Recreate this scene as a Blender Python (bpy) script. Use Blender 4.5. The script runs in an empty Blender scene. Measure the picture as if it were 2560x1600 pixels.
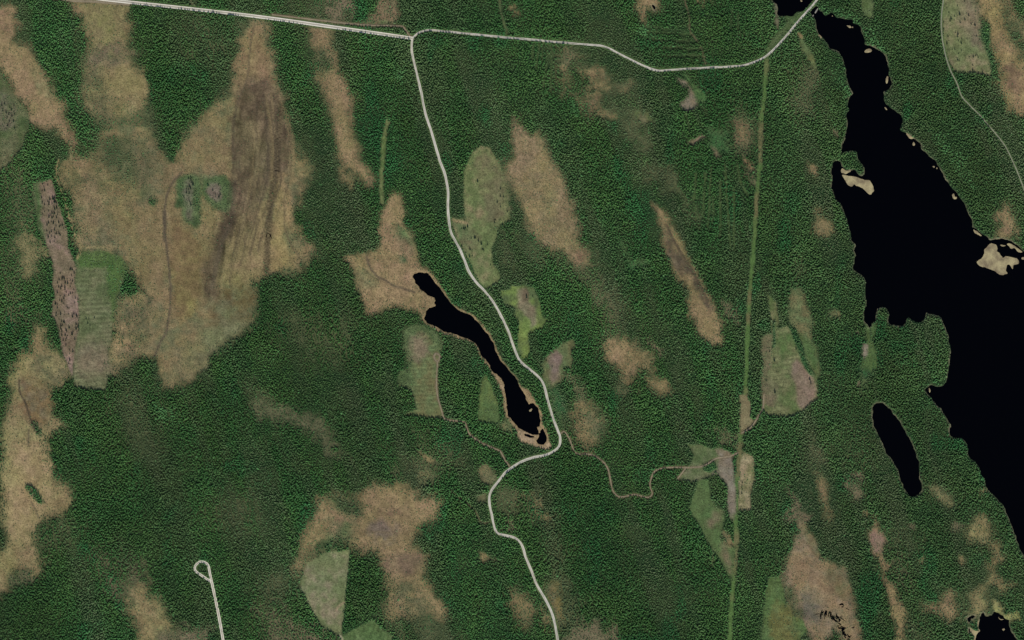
import bpy, bmesh, math, random
import numpy as np
from mathutils import Vector

# ------------------------------------------------------------------ camera, sky, sun, exposure
scene = bpy.context.scene
COL = scene.collection
W, H = 2560.0, 1600.0                      # metres of ground in the frame

cam_data = bpy.data.cameras.new('camera')
cam = bpy.data.objects.new('camera', cam_data)
COL.objects.link(cam)
CAM_Z = 12000.0
cam.location = (0, 0, CAM_Z)
cam.rotation_euler = (0, 0, 0)
cam_data.sensor_width = 36.0
cam_data.lens = 36.0 * CAM_Z / W
cam_data.clip_start = 100.0
cam_data.clip_end = 40000.0
scene.camera = cam

SUN_EL, SUN_AZ = math.radians(51), math.radians(173)
world = bpy.data.worlds.new('World')
scene.world = world
world.use_nodes = True
wn = world.node_tree
wn.nodes.clear()
sky = wn.nodes.new('ShaderNodeTexSky')
sky.sky_type = 'NISHITA'
sky.sun_disc = False
sky.sun_elevation = SUN_EL
sky.sun_rotation = SUN_AZ
bg = wn.nodes.new('ShaderNodeBackground')
bg.inputs['Strength'].default_value = 0.125
wo = wn.nodes.new('ShaderNodeOutputWorld')
wn.links.new(sky.outputs[0], bg.inputs['Color'])
wn.links.new(bg.outputs[0], wo.inputs['Surface'])

sun_data = bpy.data.lights.new('sun', 'SUN')
sun_data.energy = 3.45
sun_data.angle = math.radians(0.5)
sun_data.color = (1.0, 0.975, 0.93)
sun = bpy.data.objects.new('sun', sun_data)
COL.objects.link(sun)
sv = Vector((math.sin(SUN_AZ) * math.cos(SUN_EL), math.cos(SUN_AZ) * math.cos(SUN_EL), math.sin(SUN_EL)))
sun.rotation_euler = (-sv).to_track_quat('-Z', 'Y').to_euler()
sun.location = (0, 0, 900)

scene.view_settings.view_transform = 'Standard'
scene.view_settings.look = 'None'
scene.view_settings.gamma = 1.0
scene.view_settings.exposure = 0.35
scene.view_settings.use_curve_mapping = False
scene.cycles.sample_clamp_direct = 3.0
scene.cycles.sample_clamp_indirect = 1.5

# ------------------------------------------------------------------ helpers
rng = np.random.default_rng(7)
random.seed(7)
KA = 0.675                                  # sunlit picture tone -> base colour


def lin(c):
    c = np.asarray(c, float) / 255.0
    return np.where(c <= 0.04045, c / 12.92, ((c + 0.055) / 1.055) ** 2.4)


def alb(r, g, b):
    return lin((r, g, b)) * KA


TAB = rng.random((8, 256, 256)).astype(np.float32) * 2 - 1


def vn(x, y, s, seed=0):
    x = np.asarray(x, float) / s + 37.3 * seed
    y = np.asarray(y, float) / s + 91.7 * seed
    xi = np.floor(x).astype(int)
    yi = np.floor(y).astype(int)
    fx = x - xi
    fy = y - yi
    fx = fx * fx * (3 - 2 * fx)
    fy = fy * fy * (3 - 2 * fy)
    t = TAB[seed % 8]
    a = t[yi & 255, xi & 255]
    b = t[yi & 255, (xi + 1) & 255]
    c = t[(yi + 1) & 255, xi & 255]
    d = t[(yi + 1) & 255, (xi + 1) & 255]
    return (a * (1 - fx) + b * fx) * (1 - fy) + (c * (1 - fx) + d * fx) * fy


def fbm(x, y, s, seed=0, o=4):
    v = 0
    amp = 1.0
    tot = 0
    for k in range(o):
        v = v + amp * vn(x, y, s / 2 ** k, seed + k)
        tot += amp
        amp *= 0.55
    return v / tot


def sstep(a, b, x):
    t = np.clip((x - a) / (b - a), 0, 1)
    return t * t * (3 - 2 * t)


def pts(s):
    return np.array([[float(v) for v in p.split(',')] for p in s.split()])


def T(c, r, s):
    """survey sheet (column, row): a 640 x 400 m sheet drawn 2419 units wide -> metres from the north-west corner"""
    return pts(s) * (640 / 2419.0) + np.array([640.0 * c, 400.0 * r])


def O(s):
    return pts(s) * (2560 / 2419.0)


def S(s):
    return pts(s)


def J(*a):
    return np.vstack(a)


def catmull(p, step=4.0, closed=False):
    p = np.asarray(p, float)
    n = len(p)
    out = []
    segs = n if closed else n - 1
    for i in range(segs):
        if closed:
            p0, p1, p2, p3 = p[(i - 1) % n], p[i], p[(i + 1) % n], p[(i + 2) % n]
        else:
            p0, p1, p2, p3 = p[max(i - 1, 0)], p[i], p[i + 1], p[min(i + 2, n - 1)]
        L = np.linalg.norm(p2 - p1)
        if L < 1e-6:
            continue
        m1 = (p2 - p0) * 0.5
        m2 = (p3 - p1) * 0.5
        for m in (m1, m2):
            l = np.linalg.norm(m)
            if l > L:
                m *= L / l
        k = max(1, int(L / step))
        for j in range(k):
            t = j / k
            out.append((2 * t**3 - 3 * t**2 + 1) * p1 + (t**3 - 2 * t**2 + t) * m1 + (-2 * t**3 + 3 * t**2) * p2 + (t**3 - t**2) * m2)
    if not closed:
        out.append(p[-1])
    return np.array(out)


def sdf(poly, X, Y):
    d2 = np.full(X.shape, 1e12)
    ins = np.zeros(X.shape, bool)
    n = len(poly)
    for i in range(n):
        ax, ay = poly[i]
        bx, by = poly[(i + 1) % n]
        ex, ey = bx - ax, by - ay
        l2 = ex * ex + ey * ey
        if l2 < 1e-9:
            continue
        px, py = X - ax, Y - ay
        t = np.clip((px * ex + py * ey) / l2, 0, 1)
        d2 = np.minimum(d2, (px - ex * t) ** 2 + (py - ey * t) ** 2)
        if ay != by:
            ins ^= ((ay > Y) != (by > Y)) & (X < ex * (Y - ay) / ey + ax)
    d = np.sqrt(d2)
    return np.where(ins, -d, d)


def pdist(line, X, Y):
    d2 = np.full(X.shape, 1e12)
    for i in range(len(line) - 1):
        ax, ay = line[i]
        bx, by = line[i + 1]
        ex, ey = bx - ax, by - ay
        l2 = ex * ex + ey * ey + 1e-9
        px, py = X - ax, Y - ay
        t = np.clip((px * ex + py * ey) / l2, 0, 1)
        d2 = np.minimum(d2, (px - ex * t) ** 2 + (py - ey * t) ** 2)
    return np.sqrt(d2)


def link(o):
    COL.objects.link(o)
    return o


def tag(o, label=None, cat=None, group=None, kind=None):
    if label:
        o['label'] = label
    if cat:
        o['category'] = cat
    if group:
        o['group'] = group
    if kind:
        o['kind'] = kind
    return o


def wx(px):
    return px - W / 2


def wy(py):
    return H / 2 - py


def mesh_obj(name, verts, faces, mat, parent=None):
    me = bpy.data.meshes.new(name)
    me.from_pydata([tuple(v) for v in verts], [], [tuple(f) for f in faces])
    me.materials.append(mat)
    o = bpy.data.objects.new(name, me)
    link(o)
    if parent:
        o.parent = parent
    return o


def raw_mesh(name, co, tri, k, mat, cols=None):
    """fast mesh: co (n,3), tri (m,k) all faces of k corners, cols (n,3) base colour per vertex"""
    me = bpy.data.meshes.new(name)
    n, m = len(co), len(tri)
    me.vertices.add(n)
    me.vertices.foreach_set('co', np.ascontiguousarray(co, np.float32).ravel())
    me.loops.add(m * k)
    me.loops.foreach_set('vertex_index', np.ascontiguousarray(tri, np.int32).ravel())
    me.polygons.add(m)
    me.polygons.foreach_set('loop_start', np.arange(0, m * k, k, dtype=np.int32))
    try:
        me.polygons.foreach_set('loop_total', np.full(m, k, np.int32))
    except Exception:
        pass
    if cols is not None:
        a = me.attributes.new('cover', 'FLOAT_COLOR', 'POINT')
        c4 = np.ones((n, 4), np.float32)
        c4[:, :3] = cols
        a.data.foreach_set('color', c4.ravel())
    me.update(calc_edges=True)
    me.materials.append(mat)
    o = bpy.data.objects.new(name, me)
    return link(o)


# ------------------------------------------------------------------ materials
def new_mat(name):
    m = bpy.data.materials.new(name)
    m.use_nodes = True
    nt = m.node_tree
    b = nt.nodes['Principled BSDF']
    return m, nt, b


def noise_mul(nt, src, scales, lo, hi):
    """multiply a colour by several octaves of object-space noise"""
    tc = nt.nodes.new('ShaderNodeTexCoord')
    cur = src
    for s, l, h in zip(scales, lo, hi):
        nz = nt.nodes.new('ShaderNodeTexNoise')
        nz.inputs['Scale'].default_value = s
        nz.inputs['Detail'].default_value = 3
        nt.links.new(tc.outputs['Object'], nz.inputs['Vector'])
        mr = nt.nodes.new('ShaderNodeMapRange')
        mr.inputs['From Min'].default_value = 0.28
        mr.inputs['From Max'].default_value = 0.72
        mr.inputs['To Min'].default_value = l
        mr.inputs['To Max'].default_value = h
        nt.links.new(nz.outputs['Fac'], mr.inputs['Value'])
        mx = nt.nodes.new('ShaderNodeMix')
        mx.data_type = 'RGBA'
        mx.blend_type = 'MULTIPLY'
        mx.inputs['Factor'].default_value = 1.0
        nt.links.new(cur, mx.inputs[6])
        nt.links.new(mr.outputs[0], mx.inputs[7])
        cur = mx.outputs[2]
    return cur


def attr_mat(name, rough, scales, lo, hi, bump=0.0, spec=0.1):
    m, nt, b = new_mat(name)
    at = nt.nodes.new('ShaderNodeAttribute')
    at.attribute_name = 'cover'
    out = noise_mul(nt, at.outputs['Color'], scales, lo, hi) if scales else at.outputs['Color']
    nt.links.new(out, b.inputs['Base Color'])
    b.inputs['Roughness'].default_value = rough
    b.inputs['Specular IOR Level'].default_value = spec
    if bump:
        tc = nt.nodes.new('ShaderNodeTexCoord')
        nz = nt.nodes.new('ShaderNodeTexNoise')
        nz.inputs['Scale'].default_value = 0.28
        nz.inputs['Detail'].default_value = 3
        nt.links.new(tc.outputs['Object'], nz.inputs['Vector'])
        bp = nt.nodes.new('ShaderNodeBump')
        bp.inputs['Strength'].default_value = bump
        bp.inputs['Distance'].default_value = 1.0
        nt.links.new(nz.outputs['Fac'], bp.inputs['Height'])
        nt.links.new(bp.outputs[0], b.inputs['Normal'])
    return m


def flat_mat(name, col, rough=0.9, scales=(0.15, 0.9), lo=(0.8, 0.85), hi=(1.2, 1.15), spec=0.1):
    m, nt, b = new_mat(name)
    c = nt.nodes.new('ShaderNodeRGB')
    c.outputs[0].default_value = (*col, 1)
    nt.links.new(noise_mul(nt, c.outputs[0], scales, lo, hi), b.inputs['Base Color'])
    b.inputs['Roughness'].default_value = rough
    b.inputs['Specular IOR Level'].default_value = spec
    return m


M_GROUND = attr_mat('ground_cover', 0.95, (0.07, 0.3), (0.84, 0.62), (1.16, 1.38), bump=0.7)
M_LEAF = attr_mat('needle_foliage', 1.0, (), (), (), spec=0.0)
M_WATER, _nt, _b = new_mat('dark_lake_water')
_b.inputs['Base Color'].default_value = (0.0003, 0.0004, 0.0009, 1)
_b.inputs['Roughness'].default_value = 0.06
_b.inputs['IOR'].default_value = 1.33
_b.inputs['Specular IOR Level'].default_value = 0.06

# ------------------------------------------------------------------ roads, tracks and rides (metres from the NW corner)
R_STRAIGHT = S('90,-22 274,0 457,20 640,41 835,68 1031,96')
R_EAST = S('1031,96 1045,83 1063,77 1077,75.5 1116,79 1196,87 1280,95 1412,107 1500,114.5 1518,119 1539,130 1597,159 1629,173 1648,176.5 1730,171.5 1836,166 1857,163.5 1878,158 1902,148 1920,137 1936,122 1968,87 1999,49 2026,18.5 2046,-4 2120,-90')
R_SOUTH = S('1031,96 1029,114 1031.5,137.5 1042,182.5 1053,230 1063,280 1079,331 1099,400 1113.5,440 1120,479 1120,519 1123,559 1129.5,585 1148,619.6 1161,649 1172,678 1188,702 1209,725 1235,757 1257,798 1270,826 1280,854 1296,895 1309,911 1333,930 1354,951 1362,969 1371,1006 1383,1046 1394,1075 1400,1091 1400,1109.5 1394,1121 1378,1132 1357,1139 1328,1145 1304,1154.5 1280,1168.5 1264,1181 1249.5,1198.5 1230,1224 1223.4,1242 1224.7,1263.5 1231,1295 1236.6,1319 1246,1333.6 1280,1342 1293,1348 1304,1361 1314,1390.5 1327.6,1425 1343.5,1464.6 1362,1496 1378,1528 1388.5,1565 1394,1600 1404,1700')
R_SPUR = S('580,1720 558,1600 545,1528 529.5,1455')
R_LOOP = S('529.5,1455 525,1433 521.7,1415.6 518,1409 512,1405.6 500,1404 488,1415 488,1425 492,1430 529.5,1455')
RIDE = S('1917,152 1911,240 1903,300 1901,400 1896,453 1891,519 1888.5,559 1883,638 1878.5,691 1874,744 1871,800 1868,853 1866,906 1864.7,980 1862,1030 1851.5,1091 1849,1144 1843,1200 1839.6,1279 1841,1348 1837,1411.6 1833,1464.6 1827.7,1530.7 1825,1600 1820,1720')
R_EASTTRACK = S('2364,-90 2358,0 2354,32 2353,66 2356.5,106 2367,151 2377.6,180 2391,206 2404,241 2422.6,262 2449,288 2483.5,328 2512.6,365 2530,400 2544,432 2560,474 2600,580')
TR_OLD = S('90,-14 175,1 250,5 325,11')
TR_NORTH = S('680,37 800,51 905,62 1005,66 1013,74 1027,93')
TR_CUT = S('1094,903 1092,932 1091,964 1095,996 1103,1022 1111,1046 1129,1051 1161,1055 1166.5,1070 1177,1088 1203.5,1107 1235,1121 1251,1128 1262,1149 1274,1166')
TR_TURN = catmull(S('1092,884 1098,888 1100,895 1096,902 1092,904 1087,898 1085,890 1088,885'), 3, True)
TR_TURN = np.vstack([TR_TURN, TR_TURN[:1]])
TR_WIND = S('1402,1083 1410,1078 1423,1096 1433.5,1123 1444,1134.7 1476,1136 1491.7,1142.6 1510,1157 1521,1176 1526,1200 1531,1224 1544.6,1241 1560,1242 1584,1236 1605,1240 1621,1243.7 1630.5,1234 1625,1216 1627,1200 1637,1178 1658,1170 1690,1168 1714,1169 1756,1165 1790.6,1146.6 1822,1141 1846,1131')
TR_FORK = S('1714,1170 1693,1198')
TR_PATCH = S('1853,1083 1878,1067 1899,1035 1907,1020 1910,985')
TR_TOP = S('1708,-60 1711,0 1722,37 1724.5,77 1743,103 1756,130 1764,166')
TR_GRASS = S('1244,-60 1248.5,0 1254,40 1266,77 1267,92')
TR_FAINT = S('1129.5,1229 1164,1255.6 1190,1279 1198,1300.5 1205,1308.5 1227,1304.5')
TR_SHORT = S('470,-60 476,0 487,20')

# name, label, line, [(half-width from, to, material key)], clearance of trees, verge colour, z
GRAVEL = alb(196, 190, 174)
ROADS = [
    ('gravel_road', 'straight cream gravel road running from the top left edge to the junction', R_STRAIGHT, 'pale', 4.0, 4.6, 0.50),
    ('gravel_road', 'pale gravel road winding east from the junction to the causeway between the lakes', R_EAST, 'plain', 3.0, 3.1, 0.46),
    ('gravel_road', 'long pale gravel road winding south past the narrow lake', R_SOUTH, 'plain', 3.5, 4.2, 0.42),
    ('gravel_road', 'cream gravel spur running up from the bottom edge to a small loop', R_SPUR, 'pale', 3.3, 3.4, 0.46),
    ('turning_loop', 'cream teardrop turning loop at the end of the gravel spur', R_LOOP, 'pale', 2.9, 3.0, 0.50),
    ('track', 'narrow pale track curving down the forest east of the big lake', R_EASTTRACK, 'track', 1.5, 2.4, 0.40),
    ('track', 'brown winding forest track east of the gravel road bend', TR_WIND, 'dirt', 1.6, 2.3, 0.34),
    ('track', 'brown track leading from the small turning circle down to the gravel road', TR_CUT, 'dirt', 1.6, 2.2, 0.34),
    ('turning_circle', 'small brown turning circle in the striped clear-cut west of the narrow lake', TR_TURN, 'dirt', 1.9, 2.6, 0.38),
    ('track', 'thin brown track north of and alongside the straight cream road', TR_NORTH, 'dirt', 1.7, 3.2, 0.34),
    ('track', 'grey brown old road strip at the top left under the cream road', TR_OLD, 'dirt', 3.0, 4.2, 0.34),
    ('track', 'short brown fork track in the clear-cut left of the grass ride', TR_FORK, 'dirt', 1.8, 2.4, 0.38),
    ('track', 'brown track linking the bare patch on the ride with the clear-cut beside it', TR_PATCH, 'dirt', 1.8, 2.6, 0.34),
]
FINE = {}
for r in ROADS:
    FINE[id(r[2])] = catmull(r[2], 5.0)
RIDE_F = catmull(RIDE, 8.0)

# ------------------------------------------------------------------ lakes
LAKE_BIG = J(
    T(3, 0, '395,110 420,85 450,55 468,70 490,105 512,112 540,155 570,140 600,128 625,150 650,175 690,175 730,185 760,195 800,185 805,225 850,240 880,265 885,320 905,360 915,420 960,430 1010,450 1040,475 1085,500 1110,540 1130,610 1140,690 1155,750 1165,790 1150,840 1085,870 1100,900 1095,960 1110,990 1170,1030 1215,1055 1250,1080 1270,1120 1265,1170 1240,1230 1290,1245 1320,1265 1350,1290 1390,1320 1430,1350 1460,1410 1500,1460 1560,1500'),
    T(3, 1, '1575,0 1620,70 1670,180 1750,280 1800,340 1840,390 1880,480 1925,560 1930,630 1960,655 2030,700 2110,765 2150,755 2200,745 2250,755 2300,770 2350,800 2400,850 2450,900 3000,1000'),
    S('2720,1700 2640,1560 2590,1450'),
    T(3, 3, '2419,720 2390,660 2350,570 2330,500 2290,400 2250,320 2230,250 2170,180 2100,110 2060,60 2050,0'),
    T(3, 2, '2010,1440 1990,1380 1950,1330 1900,1300 1880,1265 1893,1210 1880,1170 1860,1130 1820,1108 1760,1110 1720,1085 1710,1050 1728,995 1690,930 1640,850 1590,790 1545,730 1500,690 1485,655 1510,630 1540,612 1590,625 1630,630 1660,620 1680,580 1705,480 1720,390 1728,310 1715,220 1705,130 1680,70 1645,0'),
    T(3, 1, '1630,1480 1560,1455 1495,1440 1480,1500'),
    T(3, 2, '1475,0 1440,25 1390,20 1360,0'),
    T(3, 1, '1355,1505 1330,1490 1310,1505'),
    T(3, 2, '1305,0 1300,25 1270,55 1220,50 1150,40 1140,0'),
    T(3, 1, '1140,1450 1120,1400 1080,1385 1035,1410 1015,1470'),
    T(3, 2, '1010,0 1000,20 980,40 965,75 930,40'),
    T(3, 1, '915,1512 905,1440 930,1380 930,1320 920,1250 930,1160 910,1110 860,1070 805,1030 815,960 830,900 810,860 830,800 790,760 790,700 770,650 750,590 740,530 705,450 680,400 635,360 620,310 600,240 605,170 600,100 610,30 640,8 665,12 690,15 697,62 740,98 780,100 806,88 832,112 852,145 885,160 916,138 912,88 885,35 856,5'),
    T(3, 0, '850,1480 840,1426 800,1420 760,1428 685,1442 700,1380 730,1310 740,1250 750,1180 745,1090 765,1040 755,1000 770,920 800,890 795,860 760,790 745,730 735,660 715,570 690,520 650,480 580,450 570,400 510,360 480,320 460,270 455,200 430,150'),
)
LAKE_NORTH = S('1930,-60 1931,2 1936,8.6 1943,13 1946,20 1946,28 1941,37 1953,39 1967,40 1980,42 1985,37 1996,28 2009,26.5 2018,18 2026,8 2034,-6 2050,-60')
LAKE_MID = J(
    T(1, 1, '1480,1100 1500,1070 1560,1060 1620,1070 1660,1110 1690,1160 1740,1210 1780,1270 1830,1340 1890,1400 1940,1440 2010,1455'),
    T(1, 2, '2080,0 2140,70 2200,150 2240,220 2260,290 2290,350 2330,400 2380,460'),
    T(2, 2, '0,510 50,570 80,640 115,700 140,770 148,800 165,800 168,788 205,785 240,830 262,900 265,960 260,1000 235,1010 255,1050 250,1080 200,1085 150,1070 120,1050 70,1020 30,980 0,940'),
    T(1, 2, '2380,900 2370,800 2360,730 2345,660 2345,600 2310,550 2270,510 2235,490 2210,430 2160,370 2120,320 2095,250 2060,205 1980,170 1900,140 1840,115 1770,105 1700,60 1620,35'),
    T(1, 1, '1590,1500 1600,1470 1610,1430 1640,1400 1690,1385 1710,1375 1690,1360 1695,1330 1680,1300 1620,1275 1560,1230 1540,1200 1500,1160'),
)
LAKE_TAIL = T(2, 2, '230,1145 255,1105 268,1050 285,1018 310,1058 328,1110 320,1150 295,1184 250,1172')
LAKE_SLIVER = T(2, 2, '112,1072 160,1086 228,1108 170,1113 120,1095')
LAKE_EAST = J(
    T(3, 2, '985,820 1010,795 1050,778 1090,785 1110,810 1160,850 1200,900 1240,960 1290,1040 1330,1110 1370,1190 1400,1270 1425,1350 1430,1512'),
    T(3, 3, '1455,40 1460,90 1430,130 1380,155 1335,150 1305,110 1280,50'),
    T(3, 2, '1255,1512 1230,1430 1190,1340 1130,1270 1090,1180 1040,1080 1000,1000 990,920'))
LAKE_CORNER = T(3, 3, '1885,1330 1910,1290 1960,1278 1990,1300 1980,1360 2000,1430 1965,1460 1950,1512 1950,1800 2330,1800 2360,1540 2340,1490 2290,1430 2275,1380 2280,1320 2240,1310 2190,1270 2140,1245 2110,1285 2070,1290 2030,1255 1990,1262')
LAKE_CORNER = T(3, 3, '2030,1255 2070,1290 2110,1285 2140,1245 2190,1270 2240,1310 2280,1320 2275,1380 2290,1430 2340,1490 2370,1540 2400,1900 1920,1900 1955,1512 1965,1470 2005,1430 1990,1370 2000,1300')
POND_TOP = T(2, 0, '1318,50 1338,44 1356,68 1352,102 1332,76')
POND_W = T(3, 3, '1880,1310 1915,1285 1960,1280 1950,1300 1918,1310 1905,1350 1890,1340')
POND_W2 = T(3, 3, '1895,1400 1915,1410 1940,1430 1985,1440 1960,1465 1925,1440 1900,1440')
LAKES = [
    ('lake', 'big black lake filling the right side of the scene', LAKE_BIG, 1.6),
    ('lake', 'black lake lobe above the causeway road at the top edge', LAKE_NORTH, 1.6),
    ('lake', 'long narrow black lake beside the winding gravel road', LAKE_MID, 1.4),
    ('pond', 'small dark pond at the southern tip of the narrow lake', LAKE_TAIL, 0.6),
    ('pond', 'thin dark water sliver in the reeds at the narrow lake end', LAKE_SLIVER, 0.5),
    ('lake', 'elongated oval black lake between forest and the big lake', LAKE_EAST, 1.5),
    ('lake', 'black pond cut by the bottom edge near the right corner', LAKE_CORNER, 1.6),
    ('pond', 'tiny black pond in the tan bog at the top edge', POND_TOP, 0.5),
    ('pond', 'thin curved pool by the reed mat in the bottom right', POND_W, 0.6),
    ('pond', 'small dark pool below the reed mat in the bottom right', POND_W2, 0.6),
]

# ------------------------------------------------------------------ ground cover regions
TAN = alb(133, 116, 80)
TANP = alb(135, 114, 82)
YEL = alb(128, 118, 80)
OLV = alb(98, 96, 67)
BRN = alb(102, 89, 64)
DBR = alb(84, 74, 58)
PNK = alb(117, 104, 80)
GRS = alb(88, 101, 64)
GRS2 = alb(77, 97, 56)
LIME = alb(90, 110, 61)
EMR = alb(48, 84, 48)
FUZZ = alb(76, 83, 53)
SAND = alb(176, 152, 120)
REG = []


def reg(name, label, poly, c1, c2=None, w=10, warp=7, dens=0.0, scrub=0.35, stripes=None, mix=0.5):
    REG.append((name, label, np.asarray(poly), np.asarray(c1), np.asarray(c2 if c2 is not None else c1), w, warp, dens, scrub, stripes, mix))


def fuzz(poly, c=FUZZ, w=46, warp=26, dens=0.55, scrub=0.4):
    reg(None, None, poly, c, c * 0.5 + OLV * 0.5, w, warp, dens, scrub)


def disc(x, y, r, n=10, sq=1.0):
    a = np.linspace(0, 2 * np.pi, n, endpoint=False)
    return np.stack([x + r * np.cos(a), y + r * sq * np.sin(a)], 1)


# faint brownish thin forest, drumlin hollows
fuzz(T(0, 0, '800,800 1400,900 1500,1150 1200,1350 800,1200 700,950'))
fuzz(T(0, 0, '1700,100 2200,120 2200,500 1900,700 1750,400'), dens=0.72)
fuzz(T(0, 1, '0,100 300,50 420,400 300,700 420,900 300,1200 0,1300'), dens=0.65)
fuzz(T(0, 1, '0,0 90,0 60,80 0,120'), c=OLV)
fuzz(T(0, 1, '230,680 320,730 400,850 320,1000 270,1100 190,950'), c=YEL, w=22, dens=0.25, scrub=0.8)
fuzz(T(0, 1, '0,1350 120,1300 260,1400 250,1600 0,1600'), c=OLV, dens=0.6)
fuzz(T(1, 0, '330,0 900,0 880,200 700,190 400,150'), dens=0.5)
fuzz(T(1, 0, '620,0 900,0 880,180 700,170'), c=PNK, dens=0.3, w=18)
fuzz(T(1, 0, '380,250 560,250 640,700 520,560 420,420'), dens=0.5)
fuzz(T(1, 0, '850,280 1050,300 1030,480 900,450'), dens=0.7)
fuzz(T(1, 2, '200,0 900,0 900,300 700,420 300,250'), dens=0.72)
fuzz(T(1, 2, '0,760 200,800 380,910 550,920 670,1000 780,1180 860,1310 760,1270 620,1120 380,1010 200,960 0,880'), dens=0.28, scrub=0.7, w=20, warp=16, c=alb(98, 94, 68))
fuzz(T(1, 2, '1560,1150 1850,1180 1850,1400 1650,1330'), dens=0.5)
fuzz(T(1, 2, '1400,1280 1700,1330 1680,1512 1350,1480'), c=OLV, dens=0.35)
fuzz(T(0, 2, '1050,700 1350,700 1500,950 1450,1250 1150,1150'), dens=0.7)
fuzz(T(0, 2, '1500,680 1750,680 1800,850 1560,850'), dens=0.65)
fuzz(T(0, 2, '2300,620 2600,700 2700,860 2400,800'), dens=0.45)
fuzz(T(0, 3, '1050,650 1350,800 1400,1050 1250,1200 950,1000 850,800'), c=PNK * 0.8, dens=0.5)
fuzz(T(0, 3, '1310,820 1380,860 1430,940 1360,930'), c=OLV, w=14, dens=0.2)
fuzz(T(0, 3, '300,450 700,300 800,500 500,700 380,600'), dens=0.6)
fuzz(T(0, 3, '1800,300 2419,100 2419,500 1950,500'), dens=0.72)
fuzz(T(1, 3, '0,1150 300,1300 600,1400 700,1600 100,1600'), c=PNK * 0.9, dens=0.5)
fuzz(T(1, 3, '350,780 480,820 400,1020 150,1150 0,1050 150,900'), dens=0.5)
fuzz(T(1, 3, '1200,1100 1700,1200 1800,1350 1900,1600 1300,1600 1100,1300'), dens=0.45, scrub=0.6)
fuzz(T(2, 0, '420,460 620,450 660,600 480,700 400,650'), dens=0.45)
fuzz(T(2, 0, '800,860 1130,860 1160,980 1180,1100 1250,1250 1280,1420 1150,1350 1090,1150 850,1080'), dens=0.42, scrub=0.6)
fuzz(T(2, 0, '1050,1000 1160,1050 1290,1240 1290,1380 1150,1330'), dens=0.3, w=24)
fuzz(T(2, 0, '2050,1000 2250,1020 2260,1512 2100,1400'), dens=0.55)
fuzz(T(2, 0, '600,830 760,830 740,900 640,890'), c=TAN, w=18, dens=0.3)
fuzz(T(2, 0, '0,60 60,80 70,180 20,170'), c=TAN, w=14, dens=0.25)
fuzz(T(2, 0, '1700,-20 1790,0 1800,100 1760,70'), c=TAN, w=14, dens=0.25)
fuzz(T(2, 1, '1300,0 1420,80 1560,200 1640,330 1760,640 1640,560 1560,370 1480,320 1330,150'), dens=0.42, scrub=0.5, w=20)
fuzz(T(2, 1, '560,880 780,980 900,1180 1050,1330 1080,1500 850,1400 760,1250 650,1080'), c=OLV, dens=0.28, scrub=0.7, w=34)
fuzz(T(2, 1, '0,700 250,780 480,880 620,1000 400,1060 200,1050 0,900'), dens=0.5)
fuzz(T(2, 1, '2000,1240 2060,1290 2160,1450 2120,1512 2030,1380'), c=PNK, dens=0.35, w=14)
fuzz(T(2, 2, '800,0 1100,0 1150,120 900,100'), c=OLV, dens=0.45)
fuzz(T(2, 2, '480,440 600,520 720,740 580,780 520,640'), c=OLV, dens=0.35, scrub=0.7, w=18)
fuzz(T(2, 2, '1180,300 1330,500 1310,580 1200,420'), c=TAN, dens=0.3, w=18)
fuzz(T(2, 2, '1330,200 1430,300 1420,340 1330,320'), c=PNK, dens=0.3, w=14)
fuzz(T(2, 2, '1050,560 1160,640 1160,700 1080,640'), c=OLV, dens=0.4, w=14)
fuzz(T(2, 2, '1960,1000 2060,1050 2070,1200 1970,1120'), c=OLV, dens=0.4, w=18)
fuzz(T(2, 3, '0,100 300,200 420,400 480,700 460,900 350,900 300,500 100,330'), dens=0.5)
fuzz(T(2, 3, '0,130 70,170 80,270 0,230'), c=TAN, w=14, dens=0.15)
fuzz(T(2, 3, '160,190 290,220 330,300 220,300'), c=TAN, w=16, dens=0.25)
fuzz(T(2, 3, '0,350 90,360 90,430 0,430'), c=PNK, w=16, dens=0.4)
fuzz(T(2, 3, '400,950 500,1050 720,1150 720,1300 600,1400 480,1400'), dens=0.5)
fuzz(T(2, 3, '280,1220 350,1260 340,1400 290,1360'), c=TAN, w=14, dens=0.3)
fuzz(T(2, 3, '560,1460 690,1370 940,1370 990,1512 960,1640 560,1640'), c=PNK, w=18, dens=0.2, scrub=0.6)
fuzz(T(3, 0, '250,650 420,720 420,900 330,1080 180,1000 300,850'), c=OLV, dens=0.38, scrub=0.6)
fuzz(T(3, 0, '600,1220 660,1240 650,1300 610,1270'), c=PNK, w=6, warp=3, dens=0.1)
fuzz(T(3, 1, '200,900 330,1000 330,1250 230,1260'), dens=0.45)
fuzz(T(3, 2, '300,1180 520,1200 500,1320 340,1340'), c=OLV, dens=0.4)
fuzz(T(3, 2, '800,1000 950,1050 900,1300 820,1250'), dens=0.6)
fuzz(T(3, 2, '760,1420 860,1430 840,1490 780,1480'), c=PNK, w=12, dens=0.25)
fuzz(T(3, 3, '800,40 940,20 950,120 860,200 820,140'), c=PNK, w=16, dens=0.25)
fuzz(T(3, 3, '180,100 260,200 340,420 260,420 200,300'), c=PNK * 0.9, w=14, dens=0.3, scrub=0.7)
fuzz(T(3, 3, '1080,450 1400,550 1350,700 1150,700'), dens=0.6)
fuzz(T(3, 3, '1130,780 1260,850 1280,1000 1180,980'), c=PNK * 0.8, dens=0.5)
fuzz(T(3, 3, '1280,1350 1500,1400 1600,1600 1280,1600'), dens=0.55)
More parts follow.
